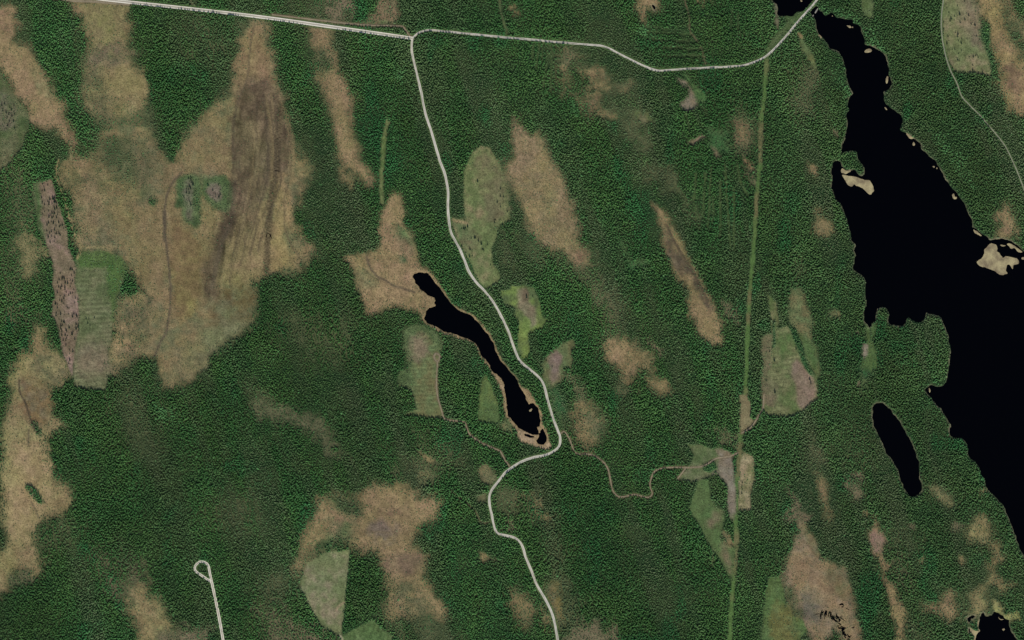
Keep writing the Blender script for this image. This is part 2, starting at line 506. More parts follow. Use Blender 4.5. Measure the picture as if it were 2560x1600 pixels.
for x, y, r, c in ((1450, 760, 34, YEL), (1840, 765, 36, TAN), (1370, 430, 36, PNK), (920, 330, 34, TAN), (2040, 110, 26, YEL), (1780, 430, 44, PNK)):
    fuzz(T(3, 3, ' '.join('%g,%g' % (x + r * math.cos(a), y + r * math.sin(a)) for a in (0, 1, 2, 3, 4, 5))), c=c, w=8, warp=5, dens=0.1)

# --- bogs
reg('bog', 'tan bog strip slanting down from the upper left edge', T(0, 0, '-400,100 0,70 120,90 140,330 120,400 230,420 320,560 420,700 440,790 520,940 600,980 590,1100 660,1200 718,1350 680,1415 600,1330 530,1220 300,1200 265,1120 250,1020 150,880 90,740 0,650 -400,500'), TAN, TANP, 9, 7)
reg(None, None, T(0, 0, '0,90 120,100 135,330 60,300 0,250'), alb(132, 106, 82), TANP, 12, 8, 0.0, 0.3)
reg(None, None, T(0, 0, '330,680 440,760 490,900 440,920 350,860'), alb(126, 122, 84), TAN, 14, 6, 0.0, 0.05)
reg('bog', 'yellowish tan bog hanging below the straight cream road at the upper left', T(0, 0, '670,25 1190,40 1200,150 1250,270 1210,350 1240,580 1320,680 1390,800 1400,860 1370,940 1360,1040 1250,1100 1080,1140 960,1100 850,1010 800,800 820,560 820,280 790,170 700,140'), TAN, YEL, 10, 8, 0.02, 0.55)
reg(None, None, T(0, 0, '830,60 1060,60 1080,300 950,440 850,400'), YEL, alb(122, 117, 72), 22, 14, 0.0, 0.2)
reg(None, None, T(0, 0, '840,460 1150,440 1200,560 1000,640 840,600'), PNK, OLV, 22, 14, 0.08, 0.8)
reg(None, None, T(0, 0, '800,640 1000,660 1010,900 1080,1130 900,1080 790,880'), OLV, YEL, 26, 14, 0.15, 0.9)
reg(None, None, T(0, 0, '1030,640 1280,620 1390,800 1360,920 1200,900 1050,800'), alb(142, 127, 86), TAN, 22, 10, 0.0, 0.25)
reg('bog', 'largest tan bog with dark wet streaks at the left of the scene', O('594,42 630,52 642,120 655,190 670,260 690,330 712,370 735,395 720,430 700,470 695,520 710,560 750,598 720,618 700,650 640,640 600,660 595,700 600,745 570,780 520,810 490,850 470,880 440,905 400,910 380,880 365,850 330,840 310,860 260,880 255,850 270,800 275,730 310,705 338,700 320,650 300,625 270,600 204,585 181,520 169,470 139,412 162,385 230,360 250,310 340,300 380,370 410,385 430,350 440,310 500,255 550,210 562,150 575,80'), TAN, OLV, 9, 8, 0.0, 0.3, mix=0.45)
reg(None, None, O('150,390 330,330 370,400 330,470 200,470 170,440'), TAN, FUZZ, 30, 18, 0.06, 0.9)
reg(None, None, O('205,330 260,330 360,360 380,440 330,430 250,400'), FUZZ, OLV, 26, 18, 0.25, 0.9)
reg(None, None, O('165,480 230,420 260,540 240,600 195,580'), alb(138, 121, 86), OLV, 20, 14, 0.02, 0.8)
reg(None, None, O('580,80 620,80 640,250 560,250 565,150'), alb(128, 106, 76), TAN, 14, 8, 0.0, 0.2)
reg(None, None, O('572,190 645,195 672,260 690,330 680,400 640,440 605,470 570,540 550,565 530,610 505,705 478,716 478,650 488,590 535,510 548,430 544,330 556,250'), alb(92, 79, 58), alb(110, 96, 70), 16, 12, 0.0, 0.3)
reg(None, None, O('612,300 630,300 630,420 612,480 604,420'), alb(118, 104, 78), BRN, 9, 7, 0.0, 0.2)
reg(None, None, O('640,420 670,410 690,480 672,560 690,600 650,640 632,600 645,500'), alb(146, 126, 84), TAN, 10, 7, 0.0, 0.15)
reg(None, None, O('405,520 440,530 480,600 470,700 430,760 410,700'), alb(121, 103, 69), alb(124, 112, 70), 14, 9, 0.0, 0.1)
reg(None, None, O('545,560 625,480 620,640 560,690 530,640'), alb(126, 114, 76), TAN, 14, 9, 0.0, 0.2)
reg(None, None, O('520,690 590,680 595,750 540,790 500,770'), alb(98, 84, 54), OLV, 18, 10, 0.0, 0.3)
reg(None, None, T(0, 2, '2050,60 2380,20 2200,180 2020,310 1930,330 1900,230'), alb(102, 99, 66), alb(106, 106, 74), 16, 10, 0.0, 0.2)
reg(None, None, O('420,840 470,800 480,860 440,900 390,900'), YEL, OLV, 14, 9, 0.04, 0.8)
reg(None, None, O('275,720 345,700 360,760 330,830 265,870'), OLV, TAN, 16, 12, 0.15, 0.9)
# green knolls inside the largest bog
reg(None, None, T(0, 1, '1845,150 1990,170 2000,260 1960,340 1880,370 1850,260'), alb(100, 106, 66), GRS, 9, 6, 0.03, 0.7)
reg('knoll', 'pinkish cleared knoll with dark trees, left of the pair in the largest bog', T(0, 1, '1750,135 1865,150 1895,350 1908,450 1895,575 1832,632 1758,602 1725,510 1720,432 1648,420 1664,296 1698,190'), alb(70, 88, 52), GRS, 7, 7, 0.28, 1.0)
reg(None, None, T(0, 1, '1770,190 1815,200 1800,330 1830,450 1820,560 1780,560 1755,430 1710,350 1740,230'), alb(104, 100, 80), alb(92, 98, 70), 7, 6, 0.0, 0.4)
reg('knoll', 'pinkish cleared knoll ringed by green, right of the pair in the largest bog', T(0, 1, '1945,200 2080,145 2175,220 2186,445 2150,510 2045,470 1940,358'), alb(78, 94, 56), GRS, 7, 7, 0.22, 1.0)
reg(None, None, T(0, 1, '1990,215 2058,205 2098,260 2102,375 2060,410 1985,355 1960,290'), alb(116, 102, 86), alb(104, 100, 80), 6, 4, 0.0, 0.1)
reg(None, None, T(0, 1, '1410,360 1460,340 1490,390 1460,440 1410,430'), EMR * 0.8, OLV, 6, 4, 0.75, 0.5)
reg('bog', 'narrow straw bog running down the forest left of the junction', J(T(1, 0, '510,255 700,265 720,430 770,560 780,690 830,730 850,850 935,950 905,1020 910,1240 955,1380 985,1512'), T(1, 1, '1010,20 1050,90 1110,200 1070,265 1010,150 960,130 870,90 880,240 840,235 800,60'), T(1, 0, '780,1512 750,1280 720,1100 650,900 610,760 580,560 530,420')), TAN, TANP, 9, 8, 0.02, 0.6)
reg(None, None, T(1, 0, '560,480 690,480 720,660 640,700 580,600'), FUZZ, OLV, 12, 8, 0.6, 0.6)
reg('bog', 'tan bog around the head of the narrow lake', J(T(1, 1, '1210,440 1300,330 1380,360 1400,500 1385,600 1470,720 1510,800 1500,860 1530,920 1530,1000 1600,1030 1690,1110 1720,1160 1690,1170 1620,1085 1500,1085 1500,1150 1560,1230 1690,1300 1720,1375 1610,1440 1590,1500 1470,1420 1300,1400 1200,1420 1090,1475 1035,1440 1010,1330 960,1180 920,1040 835,930 990,890 1150,870 1170,760 1180,600')), TAN, TANP, 7, 6, 0.0, 0.35)
reg(None, None, T(1, 1, '1250,640 1340,650 1400,760 1480,800 1490,860 1380,880 1330,760'), alb(132, 107, 80), OLV, 12, 7, 0.0, 0.3)
reg(None, None, T(1, 1, '1330,620 1440,700 1500,800 1400,780 1320,720'), OLV, GRS, 14, 8, 0.1, 0.6)
reg(None, None, T(1, 1, '1350,900 1420,900 1430,960 1360,970'), EMR, OLV, 8, 5, 0.4, 0.6)
reg(None, None, T(1, 1, '940,1010 1020,1020 1160,1120 1150,1180 1000,1200'), YEL, OLV, 12, 8, 0.0, 0.3)
reg('bog', 'broad straw bog tongue right of the long grassy clear-cut', J(T(2, 0, '30,1090 70,1160 130,1230 170,1275 230,1240 270,1230 300,1350 350,1512'), T(2, 1, '355,0 420,100 490,230 550,370 580,470 610,580 630,740 700,900 760,1000 700,990 600,970 500,880 430,850 330,830 260,770 150,630 110,480 50,350 -20,220 -60,120 -40,30 20,0 20,-100'), ), alb(138, 121, 88), TAN, 9, 8, 0.01, 0.6)
reg(None, None, T(2, 1, '130,80 330,250 300,500 400,600 260,620 150,450 120,250'), OLV, TAN, 26, 16, 0.06, 0.8)
reg(None, None, T(2, 1, '600,860 700,920 700,980 600,960'), alb(132, 106, 82), TAN, 14, 8, 0.0, 0.5)
reg('bog', 'slender bog with a dark wet streak in the middle of the forest', J(T(2, 1, '1330,400 1420,470 1500,600 1590,760 1650,900 1720,1060 1790,1180 1870,1300 1910,1420 1980,1530'), T(2, 2, '1960,150 1990,240 1920,230 1830,180 1770,110 1740,0'), T(2, 1, '1690,1500 1665,1350 1680,1250 1620,1170 1550,1110 1520,1010 1480,910 1430,800 1430,660 1380,550')), TAN, TANP, 7, 5, 0.0, 0.4)
reg(None, None, T(2, 1, '1450,640 1490,660 1540,790 1620,930 1720,1080 1800,1230 1890,1400 1850,1420 1770,1290 1690,1120 1580,1080 1520,980 1470,850'), DBR, BRN, 7, 5, 0.0, 0.2)
reg(None, None, T(2, 1, '1480,890 1540,930 1560,1000 1520,970'), PNK, BRN, 6, 4, 0.0, 0.1)
reg('bog', 'upright sliver of tan bog under the east road', T(2, 0, '490,480 570,460 590,560 545,650 525,780 530,860 490,895 460,840 480,700 470,600'), TAN, OLV, 14, 8, 0.12, 0.6)
reg('bog', 'small tan bog wedge below the east road bend', T(2, 0, '660,650 850,680 905,740 885,785 750,765 680,700'), TAN, OLV, 14, 8, 0.08, 0.6)
reg(None, None, T(2, 0, '800,830 1000,815 1090,755 1112,800 1080,850 860,865'), TAN, OLV, 14, 8, 0.15, 0.6)
reg('bog', 'small pale bog hook below the tan wedge', T(2, 0, '715,930 790,920 775,1040 725,1125 695,1085'), TANP, OLV, 14, 7, 0.12, 0.6)
reg(None, None, T(2, 0, '840,1060 960,1050 980,1090 880,1100'), TAN, OLV, 12, 7, 0.15, 0.6)
reg('meadow', 'small bright lime meadow wedge in the central forest', T(2, 0, '1165,1045 1240,1080 1292,1062 1302,1130 1262,1172 1200,1140'), LIME, OLV, 6, 4, 0.05, 0.3)
reg('bog', 'rusty tan oval bog left of the upper grass ride', T(2, 0, '2115,1130 2190,1125 2217,1250 2205,1340 2140,1348 2108,1200'), alb(134, 110, 84), TAN, 9, 5, 0.02, 0.5)
reg(None, None, J(T(2, 0, '2150,1340 2200,1340 2230,1512'), T(2, 1, '2280,120 2300,240 2260,230 2200,20')), OLV, PNK, 14, 7, 0.3, 0.6)
reg(None, None, T(2, 1, '2210,0 2250,10 2275,90 2240,70'), alb(140, 108, 80), TAN, 8, 5, 0.1, 0.4)
reg('bog', 'tan bog holding a tiny pond at the top edge', T(2, 0, '1180,-200 1350,-200 1382,60 1355,115 1280,90 1240,190 1205,150'), TANP, TAN, 9, 6, 0.0, 0.3)
reg('bog', 'round tan bog in the forest south of the slender bog', T(2, 2, '900,190 1060,190 1180,290 1215,400 1170,490 1130,530 1135,590 1085,600 1040,500 950,430 885,330'), TAN, TANP, 10, 7, 0.03, 0.5)
reg('bog', 'small tan bog clearing below the round bog', T(2, 2, '1320,570 1420,565 1495,620 1503,660 1430,722 1370,702 1308,640'), TAN, TANP, 8, 5, 0.0, 0.5)
reg('bog', 'speckled tan bog right of the road bend by the narrow lake', T(2, 2, '590,770 700,760 760,840 830,950 855,1000 790,1130 720,1210 620,1180 590,1050 565,900'), TAN, OLV, 14, 8, 0.14, 0.9)
reg('bog', 'large tan bog in the bottom middle', T(1, 3, '590,200 720,150 970,150 1030,100 1130,50 1450,60 1560,170 1690,160 1745,270 1700,350 1570,390 1520,500 1500,640 1590,690 1595,800 1580,900 1660,1010 1700,1110 1760,1200 1790,1300 1700,1290 1560,1180 1450,1200 1420,1300 1240,1280 1260,1100 1270,960 1220,850 1160,720 1120,640 1050,665 960,705 880,620 800,600 560,700 440,830 350,900 400,700 430,540 570,350 580,260'), TAN, TANP, 10, 8, 0.01, 0.45)
reg(None, None, T(1, 3, '680,170 960,160 990,290 900,340 760,310'), FUZZ, EMR, 14, 9, 0.5, 0.7)
reg(None, None, T(1, 3, '620,340 900,370 880,560 700,620 560,700 440,800 560,560 740,450'), OLV, GRS, 20, 12, 0.22, 0.8)
reg(None, None, T(1, 3, '600,560 800,580 860,620 560,700'), FUZZ, EMR, 14, 8, 0.6, 0.6)
reg(None, None, T(1, 3, '570,300 760,310 900,400 820,410 660,350 560,400'), alb(128, 104, 80), TANP, 9, 6, 0.0, 0.2)
reg(None, None, T(1, 3, '1100,430 1300,440 1290,560 1130,600'), alb(118, 104, 86), TAN, 18, 10, 0.0, 0.1)
reg(None, None, T(1, 3, '1200,240 1440,230 1420,320 1250,330'), alb(128, 106, 80), TAN, 18, 10, 0.0, 0.1)
reg(None, None, T(1, 3, '1200,740 1560,700 1560,850 1480,890 1260,860'), alb(106, 91, 69), alb(118, 101, 75), 12, 8, 0.0, 0.15)
reg(None, None, T(1, 3, '1260,960 1560,1060 1620,1190 1420,1260 1270,1180'), OLV, TAN, 24, 14, 0.2, 0.9)
reg('bog', 'tan bog tongue at the bottom edge left of the loop road', T(0, 3, '1240,1035 1380,1025 1440,1100 1550,1260 1620,1400 1500,1520 1560,1700 1300,1700 1300,1450 1250,1300'), TAN, YEL, 12, 8, 0.03, 0.6)
reg(None, None, T(0, 3, '1500,1440 1700,1400 1950,1360 2020,1400 1900,1700 1400,1700'), PNK, OLV, 22, 14, 0.25, 0.7)
reg('bog', 'long pale bog down the lower left edge', J(T(0, 2, '340,70 420,90 480,260 600,340 645,500 580,620 490,640 462,760 500,900 610,985 500,1060 420,1120 440,1230 500,1380 525,1490'), T(0, 3, '540,10 650,80 695,200 600,320 460,345 360,400 310,480 330,600 400,740 415,850 330,960 250,850 170,850 90,900 60,1050 0,1110 -300,1200 -300,700 0,680 90,560 30,400 15,150 10,30'), T(0, 2, '0,1490 10,1300 40,1050 70,950 110,700 100,530 160,340 300,280 310,200')), TAN, YEL, 9, 7, 0.0, 0.35)
reg(None, None, T(0, 2, '200,560 480,600 480,900 380,1000 250,880 200,700'), alb(122, 100, 66), alb(104, 92, 70), 18, 10, 0.0, 0.2)
reg(None, None, T(0, 2, '320,360 600,360 620,500 480,620 380,580'), OLV, YEL, 20, 12, 0.03, 0.6)
reg(None, None, J(T(0, 2, '150,1220 380,1200 480,1400 510,1512'), T(0, 3, '420,250 330,450 150,560 60,300 110,0')), alb(156, 136, 98), TAN, 22, 10, 0.0, 0.08)
reg(None, None, T(0, 3, '80,880 250,840 330,950 250,1000 100,1000'), FUZZ, PNK, 16, 9, 0.35, 0.8)
reg(None, None, T(0, 3, '235,40 310,40 365,110 425,215 330,195 270,135'), EMR * 0.8, OLV, 4, 3, 0.9, 0.3)
reg(None, None, T(0, 2, '305,965 345,960 390,1090 365,1110 320,1040'), EMR * 0.7, OLV, 5, 3, 0.6, 0.5)
reg('bog', 'straw bog sweeping along the upper right corner', T(3, 0, '1955,-300 2200,-300 2210,60 2250,210 2310,420 2440,630 2600,1000 2700,1250 2419,1060 2300,1050 2220,900 2185,650 2110,420 2100,260 2010,160'), alb(148, 128, 86), TANP, 10, 8, 0.02, 0.5)
reg(None, None, T(3, 0, '2210,620 2300,560 2390,700 2380,900 2300,900'), alb(118, 96, 74), TANP, 18, 9, 0.0, 0.1)
reg(None, None, T(3, 0, '2210,330 2300,430 2260,450 2180,400'), alb(130, 106, 80), TAN, 12, 7, 0.0, 0.3)
reg('bog', 'thin tan bog strip in the very upper right corner', T(3, 0, '2220,-300 2290,-300 2330,140 2600,330 2700,700 2500,560 2370,310 2290,170'), TAN, OLV, 10, 6, 0.06, 0.5)
reg('bog', 'tan bog wedge at the right edge above the large reed islet', T(3, 1, '2232,395 2285,470 2342,620 2355,700 2295,742 2168,742 2180,690 2230,650 2165,530'), TANP, TAN, 9, 6, 0.02, 0.5)
reg(None, None, T(3, 1, '385,20 450,50 465,155 400,120'), alb(130, 106, 80), TAN, 8, 5, 0.05, 0.4)
reg(None, None, T(3, 1, '445,440 520,445 490,540 580,570 605,660 560,722 440,690 460,590'), OLV, TAN, 13, 8, 0.1, 0.6)
reg(None, None, T(3, 1, '550,1440 680,1435 670,1475 560,1480'), YEL, GRS, 8, 5, 0.05, 0.4)
reg('meadow', 'yellow green meadow strip beside the right hand clear-cut', J(T(3, 1, '225,1230 320,1230 345,1380 430,1500'), T(3, 2, '400,80 430,220 470,300 485,520 440,500 370,420 310,270 240,90 190,10')), YEL * 0.85, GRS, 8, 5, 0.02, 0.25)
reg(None, None, T(3, 2, '280,120 400,200 465,300 475,520 430,470 320,280'), LIME * 0.75, GRS2, 10, 6, 0.02, 0.25)
reg('meadow', 'bright green marsh meadow below the lake bay', T(3, 2, '918,55 1020,60 1000,200 1032,460 880,475 905,380 945,220'), LIME * 0.8, GRS2, 6, 5, 0.05, 0.3)
reg(None, None, T(3, 2, '870,480 980,480 930,620 880,700 860,600'), EMR * 1.1, GRS, 14, 8, 0.35, 0.4)
reg(None, None, T(3, 2, '905,232 942,240 935,330 908,365 893,300'), alb(132, 122, 102), PNK, 4, 2, 0.0, 0.0)
reg(None, None, T(3, 2, '845,572 873,580 866,622 848,628'), alb(132, 122, 102), PNK, 4, 2, 0.0, 0.0)
reg(None, None, T(3, 2, '840,95 862,100 855,140 842,130'), alb(112, 108, 92), PNK, 4, 2, 0.0, 0.0)
reg('bog', 'large pinkish tan bog with black pools near the bottom right', T(3, 3, '290,380 340,440 400,530 500,720 580,800 710,838 760,950 790,1100 830,1300 862,1400 862,1800 760,1800 690,1512 620,1400 580,1500 450,1560 370,1420 320,1310 230,1250 175,1080 130,930 140,820 260,580 310,500'), TANP, PNK, 7, 5, 0.0, 0.3)
reg(None, None, T(3, 3, '310,400 340,430 410,560 520,740 480,730 390,610 330,520'), YEL * 0.85, OLV, 6, 4, 0.0, 0.2)
reg(None, None, T(3, 3, '600,830 710,840 770,1000 790,1150 690,1130 620,1080 500,960'), alb(112, 97, 68), OLV, 12, 7, 0.0, 0.2)
reg(None, None, T(3, 3, '450,900 560,950 600,1090 480,1080'), alb(104, 86, 64), TANP, 18, 10, 0.0, 0.3)
reg(None, None, T(3, 3, '310,1080 480,1140 480,1290 380,1320 300,1220'), alb(106, 98, 82), PNK, 18, 10, 0.0, 0.4)
reg(None, None, T(3, 3, '130,900 230,1000 320,1310 230,1250'), FUZZ, PNK, 12, 8, 0.3, 0.8)
reg('bog', 'winding thread of tan bog right of the pooled bog', T(3, 3, '1020,340 1040,460 1115,575 1062,700 1080,780 1125,830 1095,880 1115,980 1205,1030 1262,1180 1325,1250 1290,1350 1285,1512 1280,1800 1190,1800 1200,1512 1230,1400 1160,1270 1130,1100 1080,950 1050,800 1000,720 950,590 930,500 1000,455'), TANP, TAN, 7, 5, 0.02, 0.45)
reg(None, None, T(3, 3, '945,500 1090,510 1110,575 1060,690 1010,700 955,590'), alb(136, 112, 92), PNK, 8, 5, 0.0, 0.2)
reg('bog', 'short vertical tan bog sliver above the pooled bog', T(3, 3, '470,-60 545,-20 550,110 530,200 575,310 562,375 505,250 470,100'), TAN, OLV, 9, 5, 0.08, 0.5)
reg('bog', 'yellow bog sliver below the oval lake', T(3, 3, '1540,60 1640,90 1725,160 1745,235 1650,205 1575,125'), YEL, OLV, 8, 5, 0.05, 0.4)
reg('bog', 'ragged tan and yellow bog chain in the lower right corner', T(3, 3, '1915,420 2040,330 2065,420 2060,490 2130,570 2200,650 2205,730 2135,830 2185,930 2290,990 2240,1060 2120,970 2005,1060 2015,1110 2065,1235 1990,1270 1880,1300 1940,1180 1915,1090 2010,1000 2100,900 2080,800 2130,700 2095,590 1900,560'), TAN, YEL, 10, 6, 0.06, 0.5)
reg('bog', 'tan bog arrowhead left of the corner pond', T(3, 3, '1475,1150 1580,1195 1735,1065 1755,1285 1700,1325 1600,1245 1490,1235'), TAN, TANP, 10, 6, 0.06, 0.5)
reg('bog', 'yellow sedge mat right above the corner pond', T(3, 3, '2125,1140 2230,1200 2245,1280 2370,1245 2378,1335 2290,1340 2190,1265 2140,1235'), alb(150, 146, 92), YEL, 5, 4, 0.0, 0.2)
reg('bog', 'olive bog on the right of the south road near the bottom edge', T(2, 3, '300,1040 420,975 470,1100 492,1350 435,1392 340,1160'), alb(118, 106, 62), OLV, 9, 6, 0.0, 0.25)
reg('bog', 'speckled bog patch left of the south road near the bottom edge', T(2, 3, '0,1050 90,1080 190,1180 195,1300 130,1425 60,1330 -10,1150'), TAN, OLV, 12, 7, 0.15, 0.8)
reg('bog', 'small olive tan patch tucked inside the bend of the south road', J(T(1, 2, '2100,1390 2190,1365 2260,1410 2295,1470'), T(1, 3, '2285,0 2245,55 2160,35 2125,-20')), alb(124, 116, 78), OLV, 6, 4, 0.0, 0.2)
reg(None, None, T(1, 3, '2090,150 2190,135 2195,205 2095,205'), alb(92, 92, 62), OLV, 5, 3, 0.1, 0.2)
reg(None, None, T(1, 3, '2310,50 2400,40 2470,170 2400,330 2300,270'), OLV, FUZZ, 14, 8, 0.35, 0.5)
reg(None, None, T(1, 3, '2110,690 2180,710 2275,770 2260,790 2120,745'), TAN, OLV, 7, 5, 0.02, 0.3)
reg(None, None, T(1, 2, '1555,1250 1685,1330 1660,1352 1600,1310'), YEL, TAN, 6, 4, 0.05, 0.2)
reg(None, None, T(1, 2, '1560,1450 1680,1430 1640,1500 1560,1500'), YEL, TAN, 8, 5, 0.05, 0.3)
# shore peat of the narrow lake
reg('shore', 'pinkish tan peat shore round the southern end of the narrow lake', J(T(2, 2, '95,630 150,650 215,750 285,880 290,1000 345,1120 378,1200 330,1238 200,1180 90,1140 50,1050 -40,940'), T(1, 2, '2375,930 2340,850 2345,740 2330,680 2290,600 2220,490 2260,480 2400,600')), SAND * 0.85, TANP, 3, 3, 0.0, 0.1)
reg(None, None, T(1, 2, '2380,940 2440,1010 2440,1080 2300,1000 2310,960'), TAN, GRS, 8, 5, 0.05, 0.4)

# --- clear-cuts, plantations, fields
reg('clearing', 'long pinkish clear-cut strip dotted with dark trees at the left', J(T(0, 1, '320,238 490,175 530,330 590,520 640,680 645,830 700,940 725,1020 705,1150 745,1300 750,1512'), T(0, 2, '745,100 712,230 690,520 680,520 600,330 570,200 545,60 520,0'), T(0, 1, '495,1480 500,1330 530,1310 500,1180 510,1050 480,920 420,730 370,650 370,560 330,430')), PNK, alb(128, 106, 92), 3, 2, 0.0, 0.05, mix=0.4)
reg(None, None, T(0, 1, '322,240 380,215 385,480 420,650 430,760 370,640 335,430'), GRS2, GRS, 6, 4, 0.12, 1.0)
reg('clearing', 'greenish ploughed clear-cut with fine rows beside the pinkish strip', J(T(0, 1, '715,950 800,870 1000,865 1165,960 1165,1180 1095,1330 1070,1512'), T(0, 2, '1050,200 1010,330 1035,500 1000,662 712,632 692,520 712,230 745,100 752,0'), T(0, 1, '745,1300 705,1150 725,1020')), alb(94, 102, 66), alb(102, 102, 72), 3, 2, 0.0, 0.15, stripes=(0.08, 12.0, 0.26))
reg(None, None, T(0, 1, '720,960 800,870 1000,865 1165,960 1160,1180 1095,1330 1060,1512 1040,1512 1050,1300 1000,1100 1000,1010 740,1020'), alb(74, 98, 50), alb(84, 102, 56), 7, 6, 0.14, 1.0)
reg(None, None, T(0, 2, '760,250 1000,300 1020,480 900,520 740,480'), alb(107, 103, 80), PNK, 20, 10, 0.0, 0.1, stripes=(0.02, 9.0, 0.15))
reg('clearing', 'long grassy clear-cut right of the south road in the middle', J(S('1172,400 1180,384 1203.5,364 1227,369 1243,397'), T(1, 1, '2290,0 2340,170 2370,330 2400,500 2412,550 2350,600 2290,640 2280,730 2230,830 2230,960 2300,1060 2312,1130 2250,1172 2170,1212 2110,1150 2040,1010 1990,910 1920,800 1850,640 1835,558 1970,572 1958,300 1965,80')), alb(100, 112, 68), alb(122, 110, 80), 3, 2.5, 0.0, 0.12, mix=0.3)
reg(None, None, T(1, 1, '2100,0 2290,0 2395,500 2300,600 2180,560 2150,300'), alb(112, 106, 75), alb(104, 108, 68), 16, 8, 0.0, 0.1)
reg(None, None, T(1, 1, '1850,600 2000,640 2100,760 2000,900 1920,800'), alb(112, 104, 74), GRS, 14, 8, 0.0, 0.2)
reg('clearing', 'irregular green clear-cut with a bare grey middle right of the south road', J(T(1, 1, '2318,1240 2400,1230 2419,1190'), T(2, 1, '0,1190 110,1188 210,1220 240,1290 270,1400 285,1500'), T(2, 2, '340,0 290,70 160,130 162,320 110,372 60,320 50,200 60,0'), T(2, 1, '25,1470 30,1400 -60,1372 -100,1290')), GRS, alb(104, 120, 62), 3, 2.5, 0.0, 0.2)
reg(None, None, J(T(2, 1, '50,1230 150,1225 170,1330 220,1420 230,1512'), T(2, 2, '230,50 170,80 150,0'), T(2, 1, '60,1400')), PNK, alb(116, 112, 84), 6, 4, 0.0, 0.1)
reg('clearing', 'small pinkish and green clear-cut right of the south road bend', T(2, 2, '580,188 592,240 550,310 572,380 562,440 485,450 480,560 400,622 350,650 290,550 300,480 268,430 330,360 430,260 510,200'), alb(102, 102, 66), GRS, 4, 3, 0.02, 0.3)
reg(None, None, T(2, 2, '330,365 430,280 480,330 440,430 440,560 370,600 350,460'), PNK, alb(118, 100, 88), 6, 4, 0.0, 0.08)
reg('clearing', 'striped clear-cut with a turning circle west of the narrow lake', T(1, 2, '1460,58 1540,55 1700,130 1768,210 1750,300 1732,400 1712,560 1722,740 1760,860 1782,930 1700,932 1540,912 1388,890 1512,855 1500,790 1480,680 1348,620 1370,490 1440,460 1480,380 1410,260 1408,110'), alb(112, 108, 70), GRS, 3, 2.5, 0.0, 0.15, stripes=(0.04, 11.0, 0.26))
reg(None, None, T(1, 2, '1420,90 1540,55 1690,130 1765,220 1740,280 1640,160 1520,110 1480,300 1470,440 1490,640 1350,615 1370,490 1440,455 1410,260'), GRS2 * 0.9, GRS, 7, 5, 0.1, 0.9)
reg(None, None, T(1, 2, '1490,160 1600,180 1640,300 1540,380 1470,340'), alb(118, 106, 84), PNK, 12, 7, 0.0, 0.1)
reg('clearing', 'narrow green triangular clear-cut close to the narrow lake', T(1, 2, '2170,508 2232,620 2290,800 2302,950 2280,992 2180,972 2082,950 2100,780 2130,580'), alb(98, 112, 62), GRS2, 3, 2.5, 0.04, 0.35)
reg('field', 'pale green fan shaped field near the bottom edge', T(1, 3, '882,668 870,900 850,1060 830,1300 802,1472 740,1452 620,1362 540,1252 470,1110 418,1022 450,880 478,800 560,740 700,680'), alb(108, 116, 76), alb(122, 112, 88), 2.5, 2, 0.0, 0.06, mix=0.45, stripes=(-0.35, 9.0, 0.05))
reg('field', 'striped green field cut off by the bottom edge', T(1, 3, '800,1482 950,1400 1100,1328 1200,1430 1285,1480 1270,1800 820,1800'), alb(84, 104, 60), GRS, 2.5, 2, 0.0, 0.06, stripes=(1.2, 11, 0.24))
reg('clearing', 'large green and pinkish clear-cut right of the grass ride', O('1812,698 1835,718 1840,750 1836,780 1860,768 1872,790 1884,830 1908,868 1930,888 1933,940 1875,983 1810,981 1800,960 1805,900 1800,800 1822,795 1818,740'), alb(84, 104, 58), alb(104, 104, 70), 3, 2.5, 0.0, 0.2, stripes=(0.15, 11.0, 0.18))
reg(None, None, O('1880,850 1925,900 1928,935 1890,965 1880,910 1870,880'), PNK, alb(124, 106, 88), 6, 4, 0.0, 0.05)
reg(None, None, O('1803,880 1835,900 1840,930 1830,960 1803,940'), PNK, OLV, 7, 5, 0.0, 0.08)
reg(None, None, O('1802,800 1825,790 1820,870 1803,880'), PNK, OLV, 6, 4, 0.05, 0.2)
reg(None, None, T(3, 2, '40,10 60,10 75,270 45,260'), EMR * 0.8, EMR, 3, 2, 0.9, 0.2)
reg(None, None, T(3, 2, '205,60 260,80 330,280 440,520 395,530 310,380'), EMR * 0.8, EMR, 3, 2, 0.9, 0.2)
reg('clearing', 'grassy clear-cut with scattered dark trees beside the upper right track', T(3, 0, '1660,-300 1930,-300 1940,0 1978,150 2032,290 2072,420 2090,560 2118,718 1960,692 1765,680 1705,560 1652,380 1642,200'), alb(106, 112, 72), alb(124, 110, 84), 2.5, 2, 0.0, 0.1, mix=0.4, stripes=(0.1, 12.0, 0.04))
reg(None, None, T(3, 0, '1830,0 1935,0 1975,150 2030,290 2060,430 1950,400 1870,200'), alb(122, 110, 86), PNK, 20, 9, 0.0, 0.06)
reg(None, None, T(3, 0, '1980,280 2080,200 2110,430 2150,700 2110,720 2090,560 2040,400'), EMR * 0.8, GRS, 6, 4, 0.75, 0.3)
reg('field', 'bright green striped plantation at the bottom edge left of the pooled bog', J(T(3, 3, '0,935 110,925 150,1050 170,1180 225,1285 335,1325 372,1425 300,1512 300,1800 -80,1800'), T(2, 3, '2350,1512 2370,1250 2400,1050')), LIME * 0.8, GRS2, 3, 2.5, 0.02, 0.3, stripes=(0.03, 11.0, 0.26))
reg(None, None, T(3, 3, '40,1180 220,1240 260,1512 260,1800 20,1800'), alb(104, 102, 58), GRS, 18, 10, 0.02, 0.3, stripes=(0.03, 11.0, 0.26))
